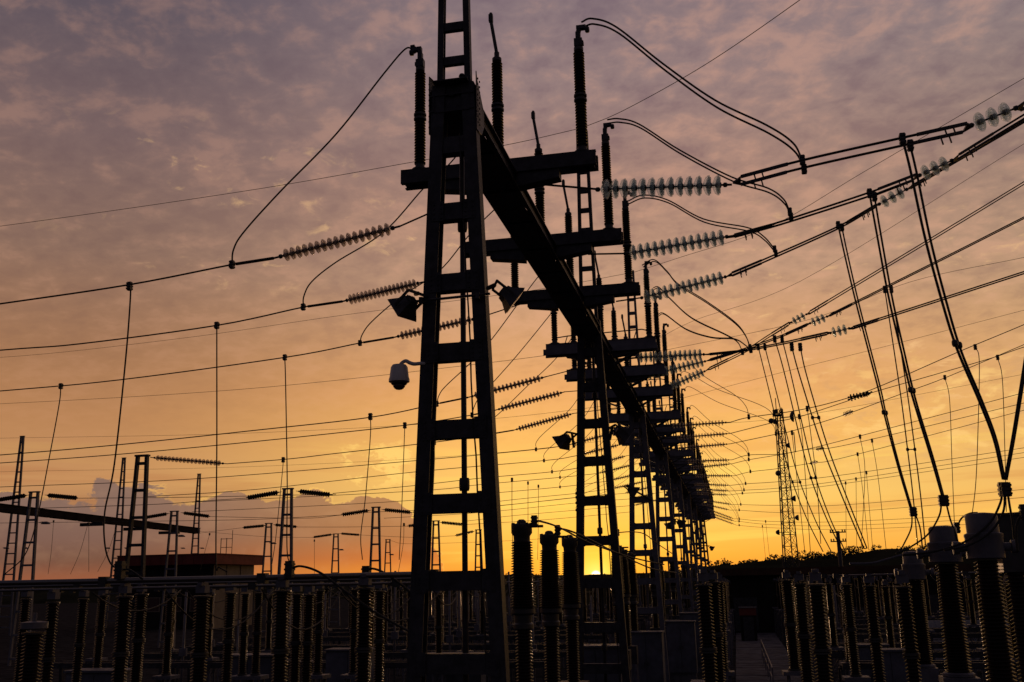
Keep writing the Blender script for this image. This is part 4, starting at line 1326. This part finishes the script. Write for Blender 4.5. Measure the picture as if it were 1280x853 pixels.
for (xo, zo, r_, ax) in ((1.9, 0.95, 0.85, 'X'), (-1.3, 0.93, 0.42, 'Y'), (-0.9, 0.62, 0.42, 'Y'), (1.0, 0.78, 0.4, 'X'), (1.2, 0.47, 0.45, 'X'), (1.4, 0.36, 0.42, 'X'), (-1.5, 0.28, 0.4, 'X')):
    b = MB(); b.lathe([(0.15, -0.45), (r_ * 0.5, -0.38), (r_ * 0.85, -0.2), (r_, 0.0), (r_, 0.1)], 16, (xo, -0.6, hh * zo), ax); b.tube([(xo, -0.6, hh * zo), (0, 0, hh * zo)], 0.06, 5)
    b.build('dish', IRON, t, 'auto')
for xo, a_, c_ in ((-0.4, 1.0, 1.07), (0.4, 0.97, 1.01), (1.9, 0.74, 0.86)): MB().tube([(xo, 0, hh * a_), (xo, 0, hh * c_)], 0.07, 5).build('antenna', IRON, t)

p = U(1047, 664, y=130); pb_ = U(1047, 700, y=130)
t = thing('utility_pole', 'small utility pole with two crossbars in front of the wooded hill', 'pole', (p.x, 130, 0))
MB().tube([(0, 0, 0), (0, 0, p.z)], [0.3, 0.22], 8).build('shaft', STEEL, t, True)
for z in (p.z - 0.15, p.z - 1.25):
    MB().box(-0.95, 0.95, -0.08, 0.08, z - 0.07, z + 0.07).build('crossbar', STEEL, t)
    for xo in (-0.85, -0.55, 0.55, 0.85): MB().lathe([(0.06, 0), (0.1, 0.08), (0.06, 0.12), (0.1, 0.2), (0.05, 0.26)], 8, (xo, 0, z + 0.073)).build('insulator', PORC, t, True)

# ------------------------------------------------------------------ floor-standing posts
def floor_post(name, stacks, r, ztop, zbase, parts=True, cap='plate', n=16, smt=PALE_STEEL):
    t = thing(name, 'x', 'post insulator')
    bs = MB()
    for sx in (-0.17, 0.17):
        for sy in (-0.17, 0.17): bs.bar((sx, sy, 0), (sx, sy, zbase - 0.1), 0.06, 0.06)
    for z in (0.4, 1.0, 1.6):
        if z < zbase - 0.3:
            for sy in (-0.17, 0.17): bs.bar((-0.15, sy, z), (0.15, sy, z + 0.45), 0.035, 0.035)
    bs.box(-0.3, 0.3, -0.26, 0.26, zbase - 0.1, zbase)
    ins = MB(); fls = []
    seg = (ztop - zbase - 0.05) / stacks
    for i in range(stacks):
        z0 = zbase + 0.06 + seg * i
        z1 = z0 + seg - 0.1
        fl_b = MB(); fls.append(fl_b)
        fl_b.lathe([(r * 0.8, z0 - 0.06), (r * 1.12, z0 - 0.05), (r * 1.12, z0 - 0.01), (r * 0.8, z0 + 0.005)], 12)
        fl_b = MB(); fls.append(fl_b)
        fl_b.lathe([(r * 0.8, z1), (r * 1.12, z1 + 0.005), (r * 1.12, z1 + 0.035), (r * 0.8, z1 + 0.04)], 12)
        ins.lathe(sheds(z0 + 0.005, z1, max(8, int(seg / 0.062)), r, r * 0.66), n)
    cp = MB()
    if cap == 'plate':
        cp.box(-0.10, 0.10, -0.08, 0.08, ztop, ztop + 0.14)
        cp.box(-0.05, 0.05, -0.11, 0.11, ztop + 0.14, ztop + 0.2)
    elif cap == 'lid':
        cp.lathe([(r * 1.1, ztop), (r * 1.3, ztop + 0.02), (r * 1.3, ztop + 0.13), (r * 0.5, ztop + 0.15)], 14)
        cp.tube([(0, 0, ztop + 0.15), (0, 0, ztop + 0.3)], 0.04, 6)
    if parts:
        bs.build('support', smt, t); ins.build('insulator_stack', PORC, t, True); [q.build('flange', IRON, t, 'auto') for q in fls]; cp.build('cap', CAPM, t, 'auto')
    else:
        a = MB()
        for q, mi in [(bs, 0), (ins, 1), (cp, 3)] + [(q_, 2) for q_ in fls]:
            a.m = mi
            k = len(a.v); a.v += q.v
            for f_ in q.f: a.face(tuple(i + k for i in f_))
        o = a.build('body', [smt, PORC, IRON, CAPM], t, True)
        try: o.data.set_sharp_from_angle(angle=math.radians(45))
        except Exception: pass
    t['_u'] = 0
    return t


def put(proto, p, rotz, label, group):
    if proto['_u'] == 0:
        proto['_u'] = 1
        proto.location = p; proto.rotation_euler = (0, 0, rotz); proto['label'] = label; proto['group'] = group
        return proto
    o = dup(proto, p, (random.gauss(0, 0.006), random.gauss(0, 0.006), rotz), label, group)
    q = random.uniform(0.94, 1.06)
    o.scale = (q, q, random.uniform(0.985, 1.015))
    return o


PA = floor_post('floor_insulator', 2, 0.125, 4.86, 2.5)
PB = floor_post('floor_insulator', 2, 0.15, 4.92, 2.6)
PF = floor_post('floor_insulator', 2, 0.14, 4.8, 2.5, parts=False, n=9)
PL = floor_post('lidded_insulator', 1, 0.19, 4.3, 2.0, cap='lid')

# near rows under the busbars on the building side: px, row
NEAR_L = [(33, 1, PA), (66, 0, PA), (102, 1, PA), (126, 2, PA), (156, 0, PB), (176, 1, PB), (214, 2, PA), (254, 0, PB), (287, 1, PA), (307, 2, PA), (323, 2, PA), (353, 0, PB), (371, 1, PA), (384, 1, PA), (398, 2, PA), (453, 0, PB), (474, 1, PA), (443, 2, PA)]
rowname = ['thick', 'second', 'thin']
for n, (px, rw, pr) in enumerate(NEAR_L):
    y = (18.6, 23.3, 28.0)[rw]
    p = U(px, 745, y=y)
    order = sum(1 for q in NEAR_L if q[1] == rw and q[0] <= px)
    put(pr, (p.x, y, 0), random.uniform(-0.1, 0.1), f'brown floor insulator holding the {rowname[rw]} busbar row, {ORD[order]} from the frame edge', 'floor insulators under the busbars')
put(PL, (U(43, 780, y=17.0).x, 17.0, 0), 0, 'stout floor insulator with a flat grey lid standing before the busbars', 'floor insulators under the busbars')

# rows receding on the building side
ROWS = 0
for k in range(1, 6):
    for j in range(3):
        y = COLY[k] + (3.6, 8.3, 13.0)[j]
        for xx in (-23.5, -19.0, -15.5, -13.0, -10.5, -8.0):
            if k >= 4 and xx < -20: continue
            put(PF, (xx + random.uniform(-.25, .25), y, random.uniform(-0.15, 0.05)), random.uniform(-0.2, 0.2), 'dark floor insulator among the receding rows behind the busbars', 'receding floor insulators on the building side')
# rows on the hill side of the walkway
for j, y in enumerate((18.6, 23.3, 28.0)):
    for xx, nm, pr in ((1.36, 'inner', PB), (2.85, 'middle', PA), (-0.52, 'beam-side', PB)):
        side = 'between walkway and gantry columns' if xx < 0 else f'in the {nm} row hillward of the walkway'
        put(pr, (xx, y, 0), random.uniform(-0.1, 0.1), f'brown floor insulator {side}, {ORD[j+1]} in line', 'floor insulators beside the walkway')
for k in range(1, 6):
    for j in range(3):
        y = COLY[k] + (3.6, 8.3, 13.0)[j]
        for xx in (-0.75, 3.4, 5.2, 8.5, 11.5, 14.0, 18.0):
            if k > 3 and xx > 12: continue
            put(PF, (xx + random.uniform(-.15, .15), y, random.uniform(-0.2, 0.0)), random.uniform(-0.2, 0.2), 'dark floor insulator among the receding rows under the hill', 'receding floor insulators on the hill side')

# steel frames that carry the receding rows
def frame_row(x0, x1, y, z, label, group):
    t = thing('support_frame', label, 'support frame', (x0, y, 0), group)
    for s in (-1, 1): MB().box(0, x1 - x0, s * 0.42 - 0.06, s * 0.42 + 0.06, z - 0.2, z).build('beam', STEEL, t)
    n = max(2, int((x1 - x0) / 4.5))
    for i in range(n + 1):
        xx = (x1 - x0) * i / n
        for s in (-1, 1): MB().bar((xx, s * 0.62, 0), (xx, s * 0.42, z - 0.202), 0.12, 0.12).build('leg', STEEL, t)
    return t


for k in range(1, 6):
    for j in range(3):
        y = COLY[k] + (3.6, 8.3, 13.0)[j]
        frame_row(-25.5, -6.5, y, 2.36, 'low steel frame under the receding floor insulators behind the busbars', 'support frames on the building side')
        frame_row(3.1, 12.5 if k > 3 else 19.5, y, 2.3, 'low steel frame under the receding floor insulators below the hill', 'support frames on the hill side')
        for q in range(7 if k < 4 else 4):
            xx = random.uniform(-24, -7) if q not in (2, 5) else random.uniform(4, 18)
            h = random.uniform(3.6, 5.6)
            t = thing('downlead_pipe', 'thin upright pipe among the receding floor insulators', 'pipe', (xx, y + random.uniform(0.8, 2.2), 0), 'thin upright pipes in the yard')
            MB().tube([(0, 0, 0), (0, 0, h)], random.uniform(0.03, 0.06), 6).build('pipe', PALE_STEEL, t, True)
            MB().box(-0.15, 0.15, -0.06, 0.06, h * 0.5, h * 0.5 + 0.3).build('bracket', PALE_STEEL, t)

# busbars
def busbar(p0, p1, r, label):
    p0, p1 = Vector(p0), Vector(p1)
    t = thing('busbar', label, 'busbar', p0, 'aluminium busbars')
    v = p1 - p0
    MB().tube([(0, 0, 0), v * 0.5, v], r, 12).build('tube', TUBE, t, True)
    n = max(2, int(v.length / 3.2))
    for i in range(n + 1):
        b = MB()
        c_ = v * (i / n)
        b.box(c_.x - 0.09, c_.x + 0.09, c_.y - r - 0.03, c_.y + r + 0.03, c_.z - r - 0.06, c_.z + r + 0.03)
        b.build('clamp', IRON, t)
    return t


xl = -26
for y, z, r, a, b_, lab in ((18.6, 5.17, 0.055, (-30, 0), (-5.6, 0), 'thick pale busbar tube, uppermost across the posts on the building side'),
                            (23.3, 5.12, 0.035, (-34, 0), (-6.0, 0), 'second pale busbar tube just beneath the thick one'),
                            (28.0, 5.02, 0.035, (-38, 0), (-6.4, 0), 'thin pale busbar tube lowest of the front three'),
                            (20.6, 5.02, 0.028, (-30, 0), (-7.0, 0), 'slim pale busbar tube between the thick one and the second one')):
    busbar((a[0], y, z), (b_[0], y, z), r, lab)
for k in range(1, 5):
    for j in range(3):
        y = COLY[k] + (3.6, 8.3, 13.0)[j]
        busbar((-25, y, 4.98), (-7.0, y, 4.98), 0.03, 'thin pale busbar tube over the receding rows of floor insulators')
        if k < 4: busbar((3.2, y, 5.0), (19, y, 5.0), 0.03, 'thin dull busbar tube over the receding rows under the hill')

# slack links from row to row
for k in range(0, 5):
    for j in range(2):
        y0 = COLY[k] + (3.6, 8.3)[j]; y1 = COLY[k] + (8.3, 13.0)[j]
        xs = (-20.5, -16.4, -13.4, -10.6, -8.2, 3.6, 8.6, 14.1) if k else (-13.2, -11.4, -9.4, -7.2)
        for x in xs:
            a = Vector((x + random.uniform(-0.4, 0.4), y0, 4.95)); e = Vector((x + random.uniform(-0.7, 0.7), y1, 4.95))
            sg = random.uniform(0.25, 0.9)
            cable('link', ('slack cable drooping between two rows of floor insulators' if k else 'dark slack cable drooping between the three front busbars') + (' behind the busbars' if x < 0 and k else ' under the hill' if k else ''), 'cable', span(a, e, sg, 10), 0.018, 'slack cables between rows', n=5, smooth=False)

# thick leads arching from the busbars
led('lead', 'thick lead arching from the busbar terminal block down behind the front column', 'lead', trace([(362, 712), (376, 708), (400, 716), (430, 738), (470, 766), (512, 790)], 18.3), 0.024, 'thick leads over the busbars', (0,), 1.6)
led('lead', 'thick short lead arching beside the front column foot', 'lead', trace([(458, 718), (464, 711), (480, 716), (500, 730), (520, 746)], 18.9), 0.024, 'thick leads over the busbars', (0,), 1.6)
led('lead', 'small hooked lead on the thick busbar before the dark tall tower', 'lead', trace([(150, 713), (160, 712), (168, 716), (178, 724)], 18.5), 0.02, 'thick leads over the busbars', (0,), 1.8)

# ------------------------------------------------------------------ instrument transformers under the gantry
def tall_bushing():
    t = thing('tall_bushing', 'x', 'bushing')
    MB().lathe(sheds(2.55, 4.02, 24, 0.175, 0.125), 18).build('lower_stack', PORC, t, True)
    b = MB(); b.lathe([(0.15, 4.02), (0.2, 4.05), (0.2, 4.13), (0.17, 4.16), (0.18, 4.3), (0.24, 4.34), (0.24, 4.42), (0.2, 4.45)], 18); b.build('flange', IRON, t, 'auto')
    pr = sheds(4.45, 5.74, 25, 0.262, 0.2)
    pr = [(r_ * (1 - 0.16 * (z - 4.45) / 1.29), z) for r_, z in pr]
    MB().lathe(pr, 20).build('upper_stack', PORC, t, True)
    b = MB(); b.lathe([(0.165, 5.74), (0.17, 5.84), (0.212, 5.9), (0.212, 6.06), (0.19, 6.08), (0.1, 6.09), (0.09, 6.14), (0.05, 6.17)], 20)
    for k in range(8):
        q = k * math.pi / 4
        b.box(0.19 * math.cos(q) - 0.02, 0.19 * math.cos(q) + 0.02, 0.19 * math.sin(q) - 0.02, 0.19 * math.sin(q) + 0.02, 6.06, 6.1)
    b.box(0.2, 0.44, -0.04, 0.04, 6.0, 6.05)
    b.build('head', IRON, t, 'auto')
    MB().box(-0.36, 0.36, -0.32, 0.32, 1.9, 2.54).build('tank', STEEL, t)
    b = MB()
    for sx in (-0.3, 0.3):
        for sy in (-0.3, 0.3): b.bar((sx, sy, 0), (sx, sy, 1.89), 0.08, 0.08)
    for sy in (-0.3, 0.3): b.bar((-0.28, sy, 0.3), (0.28, sy, 1.7), 0.04, 0.04); b.bar((0.28, sy + 0.05, 0.3), (-0.28, sy + 0.05, 1.7), 0.04, 0.04)
    b.build('support', PALE_STEEL, t)
    t['_u'] = 0
    return t


TB = tall_bushing()
bush = []
for k in range(5):
    for j, y0 in enumerate((20.0, 23.0, 26.0)):
        y = y0 + D * k
        lab = f'stout ribbed bushing, {ORD[j+1]} of the three before the sun' if k == 0 else (f'stout ribbed bushing, {ORD[j+1]} of the three behind the second column' if k == 1 else 'stout ribbed bushing half hidden among the pale far columns')
        o = put(TB, (-4.16, y, 0.05 * (j == 0)), random.uniform(-0.05, 0.05), lab, 'stout bushings under the gantry')
led('bushing_lead', 'drooping lead from the first stout bushing past the sun', 'lead', trace([(668, 652), (676, 652), (700, 660), (740, 680), (790, 697), (830, 706)], [20, 20, 22, 26, 30, 34]), 0.022, 'leads of the stout bushings', (0,), 1.2)
led('bushing_lead', 'drooping lead from the second stout bushing under the first lead', 'lead', trace([(697, 663), (706, 662), (730, 671), (770, 691), (815, 711), (845, 716)], [23, 23, 25, 29, 34, 38]), 0.022, 'leads of the stout bushings', (0,), 1.2)
led('bushing_lead', 'thin arched lead beside the third column over the far bushings', 'lead', trace([(772, 666), (790, 665), (806, 668), (822, 680), (840, 692)], [35, 37, 40, 44, 48]), 0.02, 'leads of the stout bushings', (0,), 1.2)

# ------------------------------------------------------------------ current transformers by the hill
def ct():
    t = thing('current_transformer', 'x', 'transformer')
    MB().lathe([(0.30, 5.22), (0.335, 5.24), (0.335, 5.58), (0.345, 5.60), (0.345, 5.64), (0.29, 5.66), (0.285, 5.94), (0.25, 5.98), (0.08, 6.0)], 28).build('head', CAPM, t, 'auto')
    b = MB(); b.lathe([(0.07, 0.33), (0.07, 0.45), (0.11, 0.46), (0.11, 0.56), (0.06, 0.57)], 12, (0, 0, 5.42), 'X'); b.lathe([(0.06, -0.57), (0.11, -0.56), (0.11, -0.46), (0.07, -0.45), (0.07, -0.33)], 12, (0, 0, 5.42), 'X'); b.build('terminal', CAPM, t, 'auto')
    pr = [(r_ * (1.0 - 0.16 * (z - 3.0) / 2.2), z) for r_, z in sheds(3.0, 5.2, 36, 0.27, 0.2)]
    MB().lathe(pr, 22).build('insulator_stack', PORC, t, True)
    b = MB(); b.lathe([(0.3, 2.9), (0.32, 2.92), (0.32, 2.97), (0.28, 2.995)], 18); b.box(-0.36, 0.36, -0.33, 0.33, 2.25, 2.9); b.build('tank', CAPM, t)
    b = MB()
    for sx in (-0.3, 0.3):
        for sy in (-0.28, 0.28): b.bar((sx, sy, 0), (sx, sy, 2.245), 0.09, 0.09)
    b.build('support', PALE_STEEL, t)
    MB().box(0.42, 0.66, -0.2, 0.12, 2.3, 2.75).build('junction_box', CAB, t)
    t['_u'] = 0
    return t


CT = ct()
for j, (px, y, sc) in enumerate(((1233, 18.6, 0.92), (1181, 23.3, 1.0), (1140, 28.0, 0.9))):
    p = U(px, 700, y=y)
    o = put(CT, (p.x, y, 0), random.uniform(-0.08, 0.08), ('largest grey-capped current transformer, closest to the frame edge', 'middle grey-capped current transformer beside the largest one', 'smaller current transformer with a low grey cap behind a floor insulator')[j], 'grey-capped current transformers')
    o.scale = ((0.9, 0.9, 1.0), (1, 1, 1), (0.85, 0.85, 0.93))[j]
# dark breaker chamber behind the largest cap
p = U(1262, 660, y=21.0)
t = thing('breaker_head', 'dark boxy breaker head rising behind the largest grey cap', 'breaker', (p.x, 21.0, 0))
MB().lathe(sheds(2.9, 5.0, 30, 0.2, 0.14), 16).build('insulator_stack', PORC, t, True)
b = MB(); b.box(-0.62, 0.36, -0.2, 0.2, 5.55, 6.05); b.box(-0.75, 0.5, -0.24, 0.24, 6.053, 6.1); b.box(0.2, 0.55, -0.15, 0.15, 5.35, 5.6); b.box(-0.25, 0.25, -0.2, 0.2, 5.0, 5.545); b.build('chamber', IRON, t)
b = MB()
for sx in (-0.25, 0.25):
    for sy in (-0.25, 0.25): b.bar((sx, sy, 0), (sx, sy, 2.8), 0.08, 0.08)
b.box(-0.34, 0.34, -0.34, 0.34, 2.8, 2.89)
b.build('support', PALE_STEEL, t)
for px, y, lab in ((1128, 30.0, 'pale tank-headed breaker pole behind the smaller current transformer'),):
    pass
# short leads round the caps
SLD = [([(1253, 612), (1250, 630), (1236, 655), (1205, 678), (1165, 690), (1128, 694)], 18.3, 'looping lead sweeping from the heavy clamp across both grey caps'),
       ([(1256, 612), (1254, 640), (1238, 665), (1210, 682), (1180, 688)], 18.2, 'second looping lead close under the sweeping one'),
       ([(1259, 612), (1262, 632), (1266, 655), (1268, 676)], 18.8, 'short lead dropping from the heavy clamp behind the largest cap'),
       ([(1177, 626), (1174, 645), (1160, 668), (1138, 684), (1120, 692)], 23.0, 'looping lead from the middle clamp falling beside the middle cap'),
       ([(1182, 626), (1188, 650), (1196, 672), (1199, 690)], 23.1, 'short lead hugging the middle grey cap'),
       ([(1140, 640), (1139, 660), (1130, 680), (1124, 690)], 27.8, 'looping lead from the third clamp down to the low rail'),
       ([(1143, 640), (1150, 660), (1153, 685)], 28.0, 'short lead from the third clamp'),
       ([(1196, 660), (1202, 648), (1212, 642), (1222, 641)], 24, 'short arched lead between the two big grey caps'),
       ([(1280, 640), (1272, 652), (1270, 668), (1272, 690)], 17.6, 'bent lead at the frame edge beside the breaker head')]
for px, y, lab in SLD:
    led('loop_lead', lab, 'lead', trace(px, y), 0.02, 'leads round the grey caps', (0,), 1.2)
cable('flexible_bus', 'pale drooping flexible bus running along the foot of the hill', 'busbar', trace([(1062, 705), (1090, 704), (1110, 699), (1130, 694), (1160, 695)], 27.5), 0.032, m=PALE_STEEL)

# ------------------------------------------------------------------ cabinets, wall, rail, kiosk
def cabinet(p, w_, d_, h_, label, rot=0.0):
    t = thing('control_cabinet', label, 'cabinet', p, 'control cabinets', (0, 0, rot))
    MB().box(-w_ / 2, w_ / 2, -d_ / 2, d_ / 2, 0.5, 0.5 + h_).build('body', CAB, t)
    MB().box(-w_ / 2 - 0.05, w_ / 2 + 0.05, -d_ / 2 - 0.08, d_ / 2 + 0.05, 0.502 + h_, 0.56 + h_).build('roof', CAB, t)
    for s in (-1, 1):
        dr = MB().box(min(s * 0.01, s * (w_ / 2 - 0.03)), max(s * 0.01, s * (w_ / 2 - 0.03)), -d_ / 2 - 0.03, -d_ / 2 - 0.003, 0.56, 0.46 + h_).build('door', CAB, t)
        MB().box(s * 0.06 - 0.015, s * 0.06 + 0.015, -d_ / 2 - 0.06, -d_ / 2 - 0.032, 0.45 + h_ / 2, 0.6 + h_ / 2).build('handle', IRON, dr)
    MB().box(-w_ / 2 + 0.05, w_ / 2 - 0.05, -d_ / 2 + 0.05, d_ / 2 - 0.05, 0, 0.498).build('plinth', CONC, t)
    return t


CABS = [(745, 790, 33.5, 1.6, 0.9, 2.4, 'wide grey cabinet under the sun between the first two columns'),
        (807, 772, 42, 1.3, 0.8, 2.4, 'grey cabinet behind the third column foot'),
        (850, 770, 52, 1.4, 0.8, 2.4, 'pale grey cabinet beside the fourth column foot'),
        (866, 768, 58, 1.4, 0.8, 2.6, 'pale grey cabinet behind the one by the fourth column'),
        (878, 830, 26, 0.5, 0.5, 2.0, 'small bluish cabinet at the foot of the beam-side floor insulators'),
        (318, 810, 30, 1.6, 0.8, 2.4, 'bluish cabinet low behind the middle busbar posts'),
        (130, 820, 27, 1.8, 0.8, 2.2, 'grey cabinet low behind the lidded insulator'),
        (440, 815, 34, 1.6, 0.8, 2.3, 'grey cabinet low beside the front column'),
        (1085, 800, 38, 1.2, 0.7, 2.1, 'bluish cabinet among the posts on the hill side'),
        (1110, 805, 34, 0.9, 0.7, 2.2, 'narrow cabinet before the smaller current transformer'),
        (570, 825, 36, 2.0, 0.8, 2.0, 'low cabinet seen through the front column')]
for px, py, y, w_, d_, h_, lab in CABS:
    p = U(px, py, y=y)
    cabinet((p.x, y, 0), w_, d_, h_, lab, random.uniform(-0.06, 0.06))

p = U(1140, 775, y=58)
t = thing('panel_fence', 'pale ribbed panel fence low behind the current transformers', 'fence', (p.x, 58, 0))
for i in range(6):
    b = MB(); b.box(i * 1.6, i * 1.6 + 1.5, -0.03, 0.03, 0.1, 2.6)
    for q in range(7): b.box(i * 1.6 + 0.06 + q * 0.22, i * 1.6 + 0.14 + q * 0.22, -0.06, -0.032, 0.15, 2.55)
    for z in (0.9, 1.7): b.box(i * 1.6, i * 1.6 + 1.5, -0.075, -0.062, z - 0.04, z + 0.04)
    b.build('panel', PALE, t)
    MB().box(i * 1.6 - 0.09, i * 1.6 - 0.01, -0.06, 0.06, 0, 2.75).build('post', PALE_STEEL, t)
p = U(934, 757, y=84)
t = thing('equipment_hut', 'small dark hut with a red hood at the far end of the concrete walkway', 'hut', (p.x, 84, 0))
MB().box(-0.62, 0.62, 0, 1.2, 0, 2.05).build('wall', DARKW, t)
MB().box(-0.66, 0.66, -0.05, 1.25, 2.053, 2.6).build('hood', RED, t)
MB().box(-0.72, 0.72, -0.12, 1.3, 2.603, 2.68).build('roof', CONC, t)
MB().box(-0.4, 0.4, -0.04, -0.004, 0.05, 1.95).build('door', STEEL, t)
p0 = U(938, 770, y=60)
t = thing('handrail', 'low pipe handrail standing along the middle of the walkway', 'handrail', (1.25, 46, 0.12))
for i in range(6): MB().tube([(0, i * 4.0, 0), (0, i * 4.0, 1.1)], 0.035, 6).build('post', PALE_STEEL, t)
MB().tube([(0, -0.1, 1.1), (0, 20.1, 1.1)], 0.03, 6).build('rail', PALE_STEEL, t)
MB().tube([(0, -0.1, 0.6), (0, 20.1, 0.6)], 0.025, 6).build('rail', PALE_STEEL, t)

# clean helper properties
for o in bpy.data.objects:
    for kx in ('_u', '_len', '_used'):
        if kx in o: del o[kx]
